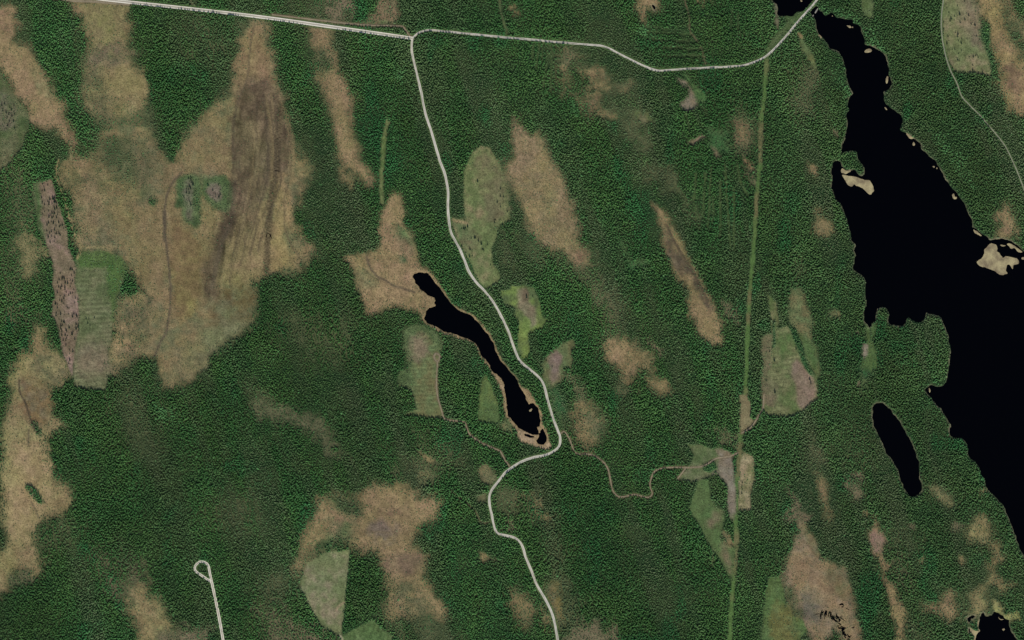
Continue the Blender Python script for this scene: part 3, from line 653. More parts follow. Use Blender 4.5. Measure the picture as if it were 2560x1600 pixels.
reg('clearing', 'green wedge shaped clear-cut left of the lower grass ride', T(2, 3, '1770,0 1860,15 1872,170 1932,260 1992,300 2012,370 1982,470 1962,560 1992,600 2070,640 2115,650 2085,945 2060,942 1980,782 1920,692 1890,652 1800,482 1720,342 1672,262 1742,80'), alb(88, 104, 62), GRS2, 2.5, 2, 0.0, 0.2)
reg(None, None, T(2, 3, '1890,300 1980,300 1990,370 1900,440 1840,430'), PNK, OLV, 8, 5, 0.0, 0.05)
reg(None, None, T(2, 3, '1980,600 2060,660 2080,800 2070,900 1990,740'), alb(116, 106, 78), OLV, 8, 5, 0.0, 0.1)
reg(None, None, T(2, 3, '1895,640 1912,640 1895,820 1875,815'), alb(92, 106, 64), GRS, 3, 2, 0.05, 0.1)
reg(None, None, T(2, 3, '1975,480 2060,520 2095,600 2070,640 2010,590'), TAN * 0.9, OLV, 5, 4, 0.15, 0.4)
reg('clearing', 'grey brown and green clear-cut with tracks left of the grass ride', J(T(2, 2, '1670,1175 1790,1188 1900,1218 1935,1205 2045,1250 2080,1290 2105,1512'), T(2, 3, '2112,0 2122,300 2105,405 2060,362 2030,200 2042,100 2000,0'), T(2, 2, '1985,1512 1945,1420 1870,1490 1720,1530 1555,1502 1640,1420 1690,1350 1722,1282')), alb(88, 102, 62), alb(104, 102, 76), 3, 2.5, 0.0, 0.25, mix=0.35)
reg(None, None, J(T(2, 2, '1925,1215 2040,1252 2080,1290 2100,1512'), T(2, 3, '2110,300 2060,350 2030,200 2040,100 2005,0'), T(2, 2, '1985,1500 1945,1400 1960,1300')), PNK, alb(122, 112, 96), 5, 3, 0.0, 0.06)
reg(None, None, T(2, 2, '1800,1370 1910,1325 1945,1400 1870,1440 1810,1420'), EMR * 0.8, EMR, 3, 2, 0.85, 0.2)
reg('clearing', 'small rectangular clear-cut right of the grass ride', J(T(2, 2, '2190,1260 2285,1300 2288,1512'), T(2, 3, '2285,0 2255,100 2262,292 2140,292 2135,0'), T(2, 2, '2150,1512 2160,1340')), alb(112, 112, 72), alb(138, 124, 94), 3, 2.5, 0.03, 0.25)
reg('clearing', 'bare brown patch lying on the grass ride', T(2, 2, '2150,705 2222,698 2257,800 2252,920 2292,960 2200,1062 2155,1066 2150,900'), alb(126, 116, 84), alb(118, 108, 78), 2.5, 2, 0.0, 0.03)
reg('clearing', 'overgrown green clear-cut with grey bare middle at the far left edge', T(0, 0, '-300,600 0,690 90,840 200,980 272,1090 245,1300 180,1450 60,1570 -300,1650'), alb(78, 92, 54), OLV, 4, 4, 0.10, 1.0)
reg(None, None, T(0, 0, '-300,900 20,880 150,960 165,1200 100,1240 -300,1230'), alb(108, 101, 80), alb(88, 94, 62), 8, 6, 0.10, 0.8)
reg('clearing', 'pinkish clear-cut patch with trees above the straight road junction', T(1, 0, '1165,20 1310,-40 1322,225 1110,235 1055,180 1120,100'), alb(130, 108, 82), OLV, 8, 6, 0.3, 0.4)
reg(None, None, T(1, 0, '990,200 1100,180 1110,235 1000,235'), GRS, OLV, 7, 4, 0.1, 0.3)
reg(None, None, T(1, 0, '1150,205 1220,190 1300,215 1250,232 1160,232'), GRS2, OLV, 4, 2, 0.0, 0.1)
reg(None, None, T(2, 0, '1550,740 1650,780 1695,850 1745,900 1735,1000 1650,1052 1590,980 1672,905 1660,830 1580,790'), alb(122, 112, 94), PNK, 6, 4, 0.05, 0.35)
reg('clearing', 'green grassy corridor slanting from the east road past a grey bare spot', T(2, 0, '1610,680 1650,690 1700,790 1790,860 1840,920 1820,980 1750,970 1700,850'), alb(66, 104, 56), alb(76, 100, 56), 7, 4, 0.08, 0.5)
reg(None, None, T(2, 0, '1655,1340 1800,1280 1815,1300 1720,1362 1668,1372'), alb(124, 106, 88), PNK, 5, 3, 0.0, 0.3)
reg(None, None, T(2, 0, '1830,1230 1950,1240 2040,1340 2050,1460 1950,1440 1870,1320'), alb(62, 100, 56), GRS, 16, 9, 0.2, 0.6)
reg(None, None, T(2, 0, '1905,1400 1950,1420 1985,1500 1930,1480'), PNK, OLV, 7, 4, 0.05, 0.3)
reg('meadow', 'bright green grass gap at the top edge right of the causeway', T(3, 0, '875,-200 985,-200 1002,180 968,182 885,90'), LIME * 0.8, GRS, 4, 3, 0.03, 0.2)
reg('meadow', 'slender olive meadow between the causeway road and the big lake', T(3, 0, '280,308 332,330 350,400 420,500 465,640 430,665 380,560 330,470 296,380'), alb(102, 104, 62), GRS, 5, 3, 0.05, 0.2)
reg(None, None, T(3, 0, '280,308 332,330 325,360 300,370'), TANP, TAN, 3, 2, 0.0, 0.1)
reg(None, None, T(3, 0, '60,0 85,0 100,130 95,270 65,265 75,150'), alb(112, 104, 84), OLV, 4, 2, 0.0, 0.2)
reg(None, None, T(3, 0, '100,145 200,150 310,105 340,110 200,290 60,430 -20,560 -20,480 60,330 190,200'), GRS2 * 0.8, GRS, 6, 4, 0.12, 0.4)
reg('clearing', 'thin vertical grass strip in the forest left of the south road', S('966.8,294 977,307 969,325 961.5,400 960.6,445 959,514 948,511 949.6,440 951,400 955,344 961.5,312'), alb(92, 110, 62), alb(104, 108, 70), 2.5, 2.0, 0.0, 0.05)
reg(None, None, T(2, 1, '1010,760 1080,830 1100,950 1230,940 1290,960 1200,1000 1130,1050 1090,960'), alb(62, 100, 56), GRS2, 9, 5, 0.2, 0.5)
reg(None, None, T(2, 2, '340,660 420,650 500,860 480,990 430,900'), EMR * 1.2, GRS2, 9, 5, 0.35, 0.5)
reg(None, None, T(1, 2, '1600,1440 1560,1512 1750,1512 1700,1450'), OLV, GRS, 14, 8, 0.4, 0.5)

# soft green (broadleaf) groves: polygon, strength
GROVES = [
    T(3, 0, '590,600 690,610 730,680 660,700 680,780 760,800 800,880 730,930 700,820 620,700'),
    T(3, 0, '1580,1270 1650,1280 1700,1420 1850,1512 1740,1512 1640,1420'),
    T(3, 1, '1740,0 1840,0 1815,90 1935,200 1960,280 1890,200 1790,90'),
    T(3, 0, '480,100 700,180 900,260 950,420 1100,480 1000,300 700,80 520,60'),
    T(1, 0, '1310,620 1390,640 1380,780 1310,740'),
    T(2, 0, '560,930 720,950 690,1080 560,1060'),
    T(0, 2, '1480,800 1620,820 1620,950 1500,920'),
    T(2, 0, '1180,220 1320,230 1330,340 1200,340'),
    T(2, 0, '2150,360 2260,380 2200,440'),
    T(0, 1, '1000,980 1150,1000 1150,1180 1080,1320 1010,1250'),
]

# thinning lines in the forest
SKID = [T(2, 1, a) for a in ('1740,130 1720,380', '1830,120 1800,560', '1885,60 1850,650', '1970,200 1970,730', '2010,40 2065,850', '2095,280 2100,850', '1900,350 1895,620', '1700,350 1760,560', '2130,60 2160,220 2230,340')] + \
       [T(2, 0, a) for a in ('200,430 190,560', '255,430 230,650', '295,390 285,560', '345,430 320,680', '310,740 290,840', '375,480 365,860', '1280,300 1700,330', '1330,380 1730,400', '1380,450 1760,470', '1420,530 1790,540', '1260,250 1640,300', '2080,100 2070,280', '2140,120 2135,290')] + \
       [T(2, 0, '1120,300 1300,380'), T(2, 0, '1640,1080 1680,1230'), T(2, 0, '1790,1010 1840,1110'), T(1, 2, '800,0 900,240')]

# ------------------------------------------------------------------ rasters on a 3.2 m lattice
STEP = 3.4
X0, X1, Y0, Y1 = -166.4, W + 166.4, -166.4, H + 166.4
gx = np.arange(X0, X1 + 1e-6, STEP)
gy = np.arange(Y0, Y1 + 1e-6, STEP)
NX, NY = len(gx), len(gy)
GX, GY = np.meshgrid(gx, gy)                 # rows go south

n_big = fbm(GX, GY * 0.55, 150, 1, 4)
n_mid = fbm(GX, GY, 42, 2, 4)
n_fine = fbm(GX, GY, 14, 4, 3)
WAX = fbm(GX, GY, 34, 3, 4)
WAY = fbm(GX, GY, 34, 5, 4)
WBX = fbm(GX, GY, 11, 6, 3)
WBY = fbm(GX, GY, 11, 0, 3)
DRUM = fbm(GX * 0.954 - GY * 0.3, (GX * 0.3 + GY * 0.954) * 0.2, 36, 3, 4)   # grain of the ice-scoured land

FLOOR1, FLOOR2 = alb(36, 58, 32), alb(52, 66, 38)
t = sstep(-0.4, 0.5, n_mid)[..., None]
COLR = FLOOR1 * (1 - t) + FLOOR2 * t
DENS = np.full(GX.shape, 1.0)
SCRB = np.full(GX.shape, 0.0)
OWN = np.full(GX.shape, -1)
OPEN = np.zeros(GX.shape)
SOFT = np.zeros(GX.shape)


def window(poly, m):
    a = poly.min(0) - m
    b = poly.max(0) + m
    i0 = max(0, int((a[0] - X0) / STEP))
    i1 = min(NX, int((b[0] - X0) / STEP) + 2)
    j0 = max(0, int((a[1] - Y0) / STEP))
    j1 = min(NY, int((b[1] - Y0) / STEP) + 2)
    return slice(j0, j1), slice(i0, i1)


for k, (name, label, poly, c1, c2, w, warp, dens, scrub, stripes, mix) in enumerate(REG):
    sl = window(poly, w + warp * 2 + 8)
    if sl[0].start >= sl[0].stop or sl[1].start >= sl[1].stop:
        continue
    crisp = (w <= 6 and name != 'bog')
    if name == 'bog':
        w = w * (1.8 if w >= 9 else 1.6)
        dens = max(dens, 0.012)
    pp = catmull(poly, 12.0, True) if name != 'field' and warp >= 3 else poly
    xx = GX[sl] + warp * WAX[sl] * 1.6 + warp * 0.5 * WBX[sl]
    yy = GY[sl] + warp * WAY[sl] * 1.6 + warp * 0.5 * WBY[sl]
    d = sdf(pp, xx, yy) + w * 0.7 * n_fine[sl]
    if crisp:
        SOFT[sl] *= 1 - sstep(16, 2, d)
    else:
        SOFT[sl] = np.maximum(SOFT[sl], sstep(w + 26, 4, d))
    if name is None and w >= 26:
        PATCH = np.clip(0.78 + 0.9 * DRUM[sl] + 0.35 * n_fine[sl], 0, 1)
    else:
        PATCH = 1.0
    if name == 'bog' and w >= 12:
        halo = sstep(48, 2, d) * np.clip(0.4 + 0.7 * n_mid[sl] + 0.6 * DRUM[sl], 0, 1)
        DENS[sl] *= 1 - 0.42 * halo
        h3 = 0.55 * halo[..., None]
        COLR[sl] = COLR[sl] * (1 - h3) + FUZZ * h3
        SCRB[sl] = np.maximum(SCRB[sl], 0.6 * halo)
    m = sstep(w, -w, d) * PATCH
    t = sstep(-0.45 + (0.5 - mix), 0.45 + (0.5 - mix), 0.6 * n_mid[sl] + 0.5 * n_fine[sl] + 0.3 * n_big[sl])[..., None]
    c = c1 * (1 - t) + c2 * t
    c = c * (1 + 0.10 * n_fine[sl])[..., None]
    if stripes:
        ang, sp, amp = stripes
        u = xx * math.sin(ang) + yy * math.cos(ang)
        s = np.sin(2 * np.pi * u / sp) * np.clip(0.6 + n_mid[sl], 0, 1.3)
        c = c * (1 + amp * s)[..., None]
    COLR[sl] = COLR[sl] * (1 - m[..., None]) + c * m[..., None]
    DENS[sl] = DENS[sl] * (1 - m) + dens * m
    SCRB[sl] = SCRB[sl] * (1 - m) + scrub * m
    if name:
        OPEN[sl] = np.maximum(OPEN[sl], m)
        o = OWN[sl]
        o[m > 0.5] = k
    elif dens >= 0.5 and w < 10:
        pass

# tufts, brash and bare spots on the open ground
OPN = np.isin(OWN, [k for k, q in enumerate(REG) if q[0] in ('clearing', 'field', 'meadow', 'knoll')])
grain = fbm(GX, GY, 9, 6, 2)
tint = fbm(GX, GY, 30, 7, 3)
COLR = COLR * np.where(OPN, 1 + 0.20 * grain + 0.14 * n_fine + 0.12 * n_mid, 1.0)[..., None]
COLR = COLR * np.where(OPN[..., None], 1 + tint[..., None] * np.array([0.10, 0.0, 0.03]), 1.0)

# wet and dry streaks that run with the drumlins on every bog
BOGM = np.isin(OWN, [k for k, q in enumerate(REG) if q[0] == 'bog'])
streak = fbm(GX + 0.25 * GY, GY * 0.28, 16, 4, 3)
COLR = COLR * np.where(BOGM, 1 + 0.13 * streak + 0.20 * n_mid + 0.18 * n_big + 0.18 * grain, 1.0)[..., None]
COLR = COLR * np.where(BOGM[..., None], 1 + (0.7 * tint + 0.6 * DRUM)[..., None] * np.array([-0.05, 0.07, -0.10]), 1.0)
bm_ = (sdf(O('555,230 665,240 690,400 650,480 560,560 500,715 465,700 490,560 540,440'), GX, GY) < 0) & BOGM
COLR = COLR * np.where(bm_, 1 - 0.25 * np.clip(streak + 0.3, 0, 1) - 0.22 * np.clip(grain, 0, 1) - 0.55 * np.clip(fbm(GX + 0.12 * GY + 4 * WAX, GY * 0.11, 8, 2, 3), -0.3, 1), 1.0)[..., None]

# linear ground marks: dark bog streams and pale foot lines
STREAMS = [
    (S('455,432 434,453 421,479 414,511 410,548 413,585 418,627 423,670 426,717 425,770 421,800 415,832 399,858 386,893'), 2.2, DBR, 0.9),
    (S('412,530 411,600'), 3.6, DBR, 0.8),
    (O('600,60 590,120 585,180 565,235 555,280'), 1.2, DBR, 0.7),
    (O('664,255 657,340 652,410 640,470 636,530 632,580 629,640'), 7.0, BRN * 0.9, 0.7),
    (O('555,430 545,520 520,590 500,680'), 5.0, DBR, 0.6),
    (O('672,470 674,540 690,580 712,615'), 1.8, BRN, 0.7),
    (T(1, 1, '1050,910 1080,1020 1150,1100 1240,1150 1310,1190 1420,1220 1500,1250'), 2.2, DBR * 1.1, 0.8),
    (T(1, 1, '1010,1020 1100,1100 1160,1130'), 1.6, OLV * 0.7, 0.7),
    (T(0, 2, '180,570 190,680 240,780 275,890 300,960 350,1060'), 1.8, DBR * 0.6, 0.95),
    (T(0, 2, '272,1040 270,1180'), 2.2, DBR, 0.8),
    (T(0, 3, '300,210 340,290 370,360'), 1.8, DBR, 0.6),
    (T(2, 1, '1460,620 1540,780 1640,940 1730,1100 1850,1330'), 2.5, DBR * 0.7, 0.8),
    (T(3, 3, '330,570 400,640 440,700 520,760'), 1.8, BRN, 0.7),
    (S('146,400 140,440 159,487 175,551 190,593 204,617 194,646'), 1.6, alb(150, 134, 92), 0.8),
    (S('204,617 262,617'), 1.6, alb(150, 134, 92), 0.7),
    (S('178,355 178,400'), 1.4, alb(140, 130, 92), 0.6),
    (T(1, 3, '1000,480 1270,500'), 1.6, BRN, 0.6),
    (T(1, 3, '830,1160 770,1200 760,1240'), 1.6, alb(160, 136, 108), 0.7),
    (T(1, 1, '1840,565 2000,600'), 2.2, alb(146, 128, 92), 0.8),
    (T(2, 2, '1985,1425 1900,1450'), 2.0, alb(146, 136, 110), 0.7),
    (T(3, 2, '270,270 340,330 430,540'), 1.8, GRS, 0.8),
    (T(3, 2, '975,70 970,200'), 1.4, EMR * 0.6, 0.7),
    (T(2, 2, '1040,525 1130,530'), 1.8, OLV * 0.7, 0.8),
    (T(1, 3, '800,1470 825,1520'), 1.6, alb(170, 160, 130), 0.8),
    (T(1, 3, '1480,1100 1560,1200'), 0.8, OLV, 0.1),
]
_L = catmull(O('560,215 550,330 545,430 520,540 495,620 478,730'), 6)
_R = catmull(O('672,225 695,350 690,430 662,520 640,600 622,670'), 6)
_L = _L[np.linspace(0, len(_L) - 1, 90).astype(int)]
_R = _R[np.linspace(0, len(_R) - 1, 90).astype(int)]
_g = np.random.default_rng(21)
for k in range(46):
    t_ = _g.random()
    a_ = int(_g.uniform(0, 60))
    b_ = min(89, a_ + int(_g.uniform(14, 50)))
    ln = (_L * (1 - t_) + _R * t_)[a_:b_:4]
    ln = ln + np.stack([5 * vn(ln[:, 0], ln[:, 1], 40, k % 7), 0 * ln[:, 0]], 1)
    dark = _g.random() < 0.72
    STREAMS.append((ln, _g.uniform(0.6, 2.4), (DBR * 0.75 if dark else TAN), _g.uniform(0.25, 0.65)))
for line, hw, c, a in STREAMS:
    if len(line) < 2:
        continue
    f = catmull(line, 6)
    sl = window(f, hw + 12)
    d = pdist(f, GX[sl] + 2 * WBX[sl], GY[sl] + 2 * WBY[sl])
    m = (a * sstep(hw + 2.4, hw - 1.2, d))[..., None]
    COLR[sl] = COLR[sl] * (1 - m) + c * m
    SCRB[sl] *= (1 - m[..., 0])

# ridge and pool pattern on the wet streak
sl = window(O('640,250 690,650'), 30)
u = np.sin(2 * np.pi * (GY[sl] + 0.5 * GX[sl] + 10 * WAX[sl]) / 9.0)
d = pdist(catmull(O('664,255 657,340 652,410 640,470 636,530 632,580 629,640'), 6), GX[sl], GY[sl])
m = sstep(14, 4, d) * np.clip(u, 0, 1) * 0.55
COLR[sl] *= (1 - m)[..., None]
sl = window(O('550,420 470,720'), 40)
m = sstep(0.1, 0.5, fbm(GX[sl] * 1.0, GY[sl], 16, 3, 3)) * sstep(45, 10, pdist(O('560,450 500,690'), GX[sl], GY[sl])) * 0.35
COLR[sl] *= (1 - m)[..., None]
# fan of wet ripples on the straw tongue
sl = window(T(2, 1, '230,560 640,860'), 20)
rp = np.sin(2 * np.pi * (0.8 * GX[sl] - 0.45 * GY[sl] + 16 * WAX[sl]) / 8.0)
m = sstep(90, 20, pdist(T(2, 1, '420,640 560,800'), GX[sl], GY[sl])) * np.clip(rp, 0, 1) * 0.25
COLR[sl] *= (1 - m)[..., None]

for li, line in enumerate(SKID):
    bright = li < 16
    sl = window(line, 10)
    d = pdist(line, GX[sl] + 2.0 * WBX[sl], GY[sl] + 2.0 * WBY[sl])
    m = sstep(3.8, 1.8, d) * np.clip(0.9 + 0.5 * n_fine[sl], 0, 1)
    DENS[sl] *= (1 - 0.97 * m)
    k_ = (0.95 if bright else 0.4) * m[..., None]
    COLR[sl] = COLR[sl] * (1 - k_) + GRS2 * 0.8 * k_

# grass rides
GREENRIDES = [(RIDE, 5.2, alb(82, 108, 58), alb(102, 100, 66)), (TR_GRASS, 1.7, GRS * 0.85, OLV), (TR_FAINT, 1.5, OLV, GRS), (TR_SHORT, 2.0, OLV, GRS), (TR_TOP, 1.3, alb(100, 92, 66), OLV)]
for line, hw, c, c2 in GREENRIDES:
    f = catmull(line, 8)
    sl = window(f, hw + 14)
    d = pdist(f, GX[sl], GY[sl]) + 2.4 * n_fine[sl]
    m = sstep(hw + 1.8, hw - 1.0, d) * (OPEN[sl] < 0.5)
    t = sstep(-0.1, 0.5, fbm(GX[sl] * 0.2, GY[sl], 50, 2, 2))[..., None]
    COLR[sl] = COLR[sl] * (1 - m[..., None]) + (c * (1 - t) + c2 * t) * m[..., None]
    DENS[sl] *= (1 - m)
    SCRB[sl] *= (1 - m)

# road verges
ROADD = np.full(GX.shape, 1e3)
VERGE = alb(74, 94, 52)
for name, label, line, style, hw, clr, z in ROADS:
    f = FINE[id(line)]
    sl = window(f, 26)
    d = pdist(f, GX[sl], GY[sl])
    ROADD[sl] = np.minimum(ROADD[sl], d - clr)
    if style in ('plain', 'pale'):
        m = sstep(hw + 5.5, hw + 2.0, d + 2 * n_fine[sl]) * 0.85
        COLR[sl] = COLR[sl] * (1 - m[..., None]) + VERGE * m[..., None]
    elif style == 'dirt':
        m = sstep(hw + 3.5, hw + 0.5, d + 2 * n_fine[sl]) * 0.6
        COLR[sl] = COLR[sl] * (1 - m[..., None]) + alb(112, 98, 72) * m[..., None]
    else:
        m = sstep(hw + 4, hw + 1, d + 2 * n_fine[sl]) * 0.8
        COLR[sl] = COLR[sl] * (1 - m[..., None]) + VERGE * m[..., None]

# lakes: signed distance, height, shore
LSD = np.full(GX.shape, 400.0)
LID = np.full(GX.shape, -1)
for k, (name, label, poly, warp) in enumerate(LAKES):
    sl = window(poly, 180)
    d = sdf(poly, GX[sl] + warp * 2 * WBX[sl], GY[sl] + warp * 2 * WBY[sl])
    b = d < LSD[sl]
    LSD[sl] = np.where(b, d, LSD[sl])
    LID[sl] = np.where(b, k, LID[sl])
# roads keep dry land beneath them
dry = sstep(4.5, 1.0, ROADD)
LSD = np.where(LSD < 6, np.maximum(LSD, LSD * (1 - dry) + 6.0 * dry), LSD)
RELIEF = 9.0 * (0.5 + 0.5 * fbm(GX, GY * 0.5, 260, 2, 3)) * sstep(20, 170, LSD) * (0.35 + 0.65 * DENS)
HGT = np.where(LSD > 0, np.minimum(LSD * 0.16, 0.9) + 0.0, np.maximum(LSD * 0.35, -3.0)) + RELIEF
SHORE = np.array([alb(122, 116, 90), alb(150, 128, 92)])
mid = (LID == 2) | (LID == 3) | (LID == 4)
wsh = np.where(mid, 5.0, 2.4) * (1 + 0.9 * n_mid)
m = (sstep(wsh + 2, wsh - 2, LSD) * np.clip(np.where(mid, 0.75, 0.35) + 0.6 * n_fine + 0.5 * n_mid, 0, 1))[..., None]
COLR = COLR * (1 - m) + np.where(mid[..., None], SHORE[1] * 0.9, SHORE[0]) * m
bed = (LSD < -1.0)[..., None]
COLR = np.where(bed, alb(20, 18, 14), COLR)
DENS = DENS * sstep(wsh * 0.3 + 0.5, wsh * 0.6 + 3, LSD)
SCRB = SCRB * (LSD > 2)
OWN[LSD < 1.0] = -1


def bil(A, x, y):
    fx = np.clip((x - X0) / STEP, 0, NX - 1.001)
    fy = np.clip((y - Y0) / STEP, 0, NY - 1.001)
    i = fx.astype(int)
    j = fy.astype(int)
    u = fx - i
    v = fy - j
    if A.ndim == 3:
        u = u[:, None]
        v = v[:, None]
    return (A[j, i] * (1 - u) + A[j, i + 1] * u) * (1 - v) + (A[j + 1, i] * (1 - u) + A[j + 1, i + 1] * u) * v


# ------------------------------------------------------------------ ground sheet, split where one kind of cover meets another
CO = np.stack([wx(GX), wy(GY), HGT], -1).reshape(-1, 3)
CF = np.clip(COLR, 0.002, 0.9).reshape(-1, 3)
jj, ii = np.meshgrid(np.arange(NY - 1), np.arange(NX - 1), indexing='ij')
a = jj * NX + ii
QUADS = np.stack([a, a + NX, a + NX + 1, a + 1], -1).reshape(-1, 4)
QOWN = OWN[:-1, :-1].reshape(-1)


def sub_sheet(name, sel):
    q = QUADS[sel]
    used, inv = np.unique(q.ravel(), return_inverse=True)
    o = raw_mesh(name, CO[used], inv.reshape(-1, 4), 4, M_GROUND, CF[used])
    o.data.polygons.foreach_set('use_smooth', np.ones(len(q), bool))
    return o


tag(sub_sheet('ground', QOWN < 0), 'forest floor and lake beds beneath the trees', 'ground', kind='structure')
for k in np.unique(QOWN):
    if k < 0:
        continue
    sel = QOWN == k
    if sel.sum() < 6:
        continue
    nm, lb = REG[k][0], REG[k][1]
    tag(sub_sheet(nm, sel), lb, nm, kind='structure')
far = mesh_obj('terrain', [(-9000, -9000, -5), (9000, -9000, -5), (9000, 9000, -5), (-9000, 9000, -5)], [(0, 1, 2, 3)], flat_mat('far_forest', alb(40, 60, 38)))
tag(far, 'forest land going on beyond the mapped ground', 'terrain', kind='structure')

# ------------------------------------------------------------------ water
for k, (name, label, poly, warp) in enumerate(LAKES):
    C = 12.8
    a0 = poly.min(0) - 24
    b0 = poly.max(0) + 24
    xs = np.arange(max(a0[0], X0), min(b0[0], X1) + C, C)
    ys = np.arange(max(a0[1], Y0), min(b0[1], Y1) + C, C)
    cx, cy = np.meshgrid(xs[:-1] + C / 2, ys[:-1] + C / 2)
    keep = sdf(poly, cx, cy) < 13
    nx = len(xs)
    vs = [(wx(x), wy(y), 0.0 - 0.01 * k) for y in ys for x in xs]
    fs = [(j * nx + i, (j + 1) * nx + i, (j + 1) * nx + i + 1, j * nx + i + 1) for j in range(len(ys) - 1) for i in range(nx - 1) if keep[j, i]]
    used = sorted({v for f in fs for v in f})
    mp = {v: i for i, v in enumerate(used)}
    tag(mesh_obj(name, [vs[v] for v in used], [[mp[v] for v in f] for f in fs], M_WATER), label, name, kind='structure')

# ------------------------------------------------------------------ roads as raised ribbons
M_PALE = flat_mat('cream_gravel', alb(222, 214, 194), 0.95, (0.08, 0.7), (0.92, 0.9), (1.06, 1.1))
M_MIDG = flat_mat('worn_gravel', alb(166, 158, 140), 0.95, (0.08, 0.7), (0.88, 0.85), (1.1, 1.15))
M_GRAV = flat_mat('grey_gravel', alb(198, 191, 174), 0.95, (0.03, 0.3), (0.84, 0.86), (1.08, 1.12))
M_GRAVW = flat_mat('grey_gravel_centre', alb(178, 170, 152), 0.95, (0.05, 0.6), (0.86, 0.86), (1.1, 1.14))
M_DITCH = flat_mat('grassy_ditch', alb(104, 116, 78), 0.95, (0.05, 0.4), (0.7, 0.8), (1.2, 1.2))
M_DIRT = flat_mat('brown_dirt', alb(134, 121, 97), 0.95, (0.05, 0.4), (0.78, 0.8), (1.18, 1.2))
M_TRACK = flat_mat('pale_track', alb(132, 133, 110), 0.95, (0.05, 0.4), (0.85, 0.8), (1.12, 1.2))


def ribbon(name, line, lo, hi, z, mat, parent=None, wob=0.25, seed=0):
    n = len(line)
    d = np.gradient(line, axis=0)
    d /= np.linalg.norm(d, axis=1)[:, None] + 1e-9
    nrm = np.stack([d[:, 1], -d[:, 0]], 1)
    jl = wob * vn(line[:, 0], line[:, 1], 13, 2 + seed)
    jr = wob * vn(line[:, 0], line[:, 1], 17, 3 + seed)
    A = line + nrm * (lo + jl)[:, None]
    B = line + nrm * (hi + jr)[:, None]
    zc = np.maximum(bil(HGT, line[:, 0], line[:, 1]), np.maximum(bil(HGT, A[:, 0], A[:, 1]), bil(HGT, B[:, 0], B[:, 1])))
    zc = np.maximum(zc, 0.8) + z
    vs = [(wx(p[0]), wy(p[1]), h) for p, h in zip(A, zc)] + [(wx(p[0]), wy(p[1]), h) for p, h in zip(B, zc)]
    # side faces down to the ground give the bed its thickness
    vs += [(v[0], v[1], v[2] - 0.8) for v in vs]
    fs = []
    for i in range(n - 1):
        fs.append((i, i + 1, n + i + 1, n + i))
        fs.append((i, 2 * n + i, 2 * n + i + 1, i + 1))
        fs.append((n + i, n + i + 1, 3 * n + i + 1, 3 * n + i))
    return mesh_obj(name, vs, fs, mat, parent)


for name, label, line, style, hw, clr, z in ROADS:
    f = FINE[id(line)]
    if style == 'pale':
        o = ribbon(name, f, -hw * 0.42, hw * 0.42, z, M_MIDG)
        for s in (-1, 1):
            a_, b_ = sorted((s * hw, s * hw * 0.43))
            ribbon('shoulder', f, a_, b_, z + 0.03, M_PALE, o, 0.1)
    elif style == 'plain':
        o = ribbon(name, f, -hw * 0.18, hw * 0.18, z, M_GRAVW)
        for s in (-1, 1):
            a_, b_ = sorted((s * hw * 0.8, s * hw * 0.19))
            ribbon('wheel_lane', f, a_, b_, z + 0.03, M_GRAV, o, 0.7, seed=s + 2)
        ribbon('ditch_bank', f, -hw * 1.3, -hw * 0.82, z - 0.12, M_DITCH, o, 0.6)
    elif style == 'track':
        o = ribbon(name, f, -hw, hw, z, M_TRACK, None, 0.4)
    else:
        o = ribbon(name, f, -hw, hw, z, M_DIRT, None, 0.6)
    tag(o, label, 'road' if 'road' in name else 'track', kind='structure')

# ------------------------------------------------------------------ reed islets in the water
M_REED, _nt, _b = new_mat('dry_reed_mat')
_tc = _nt.nodes.new('ShaderNodeTexCoord')
_nz = _nt.nodes.new('ShaderNodeTexNoise')
_nz.inputs['Scale'].default_value = 0.045
_nz.inputs['Detail'].default_value = 5
_rp = _nt.nodes.new('ShaderNodeValToRGB')
_rp.color_ramp.elements[0].position = 0.36
_rp.color_ramp.elements[0].color = (*alb(118, 104, 80), 1)
_rp.color_ramp.elements[1].position = 0.62
_rp.color_ramp.elements[1].color = (*alb(166, 152, 112), 1)
_nt.links.new(_tc.outputs['Object'], _nz.inputs['Vector'])
_nt.links.new(_nz.outputs['Fac'], _rp.inputs['Fac'])
_nt.links.new(noise_mul(_nt, _rp.outputs['Color'], (0.5,), (0.8,), (1.2,)), _b.inputs['Base Color'])
_b.inputs['Roughness'].default_value = 0.95
_b.inputs['Specular IOR Level'].default_value = 0.1

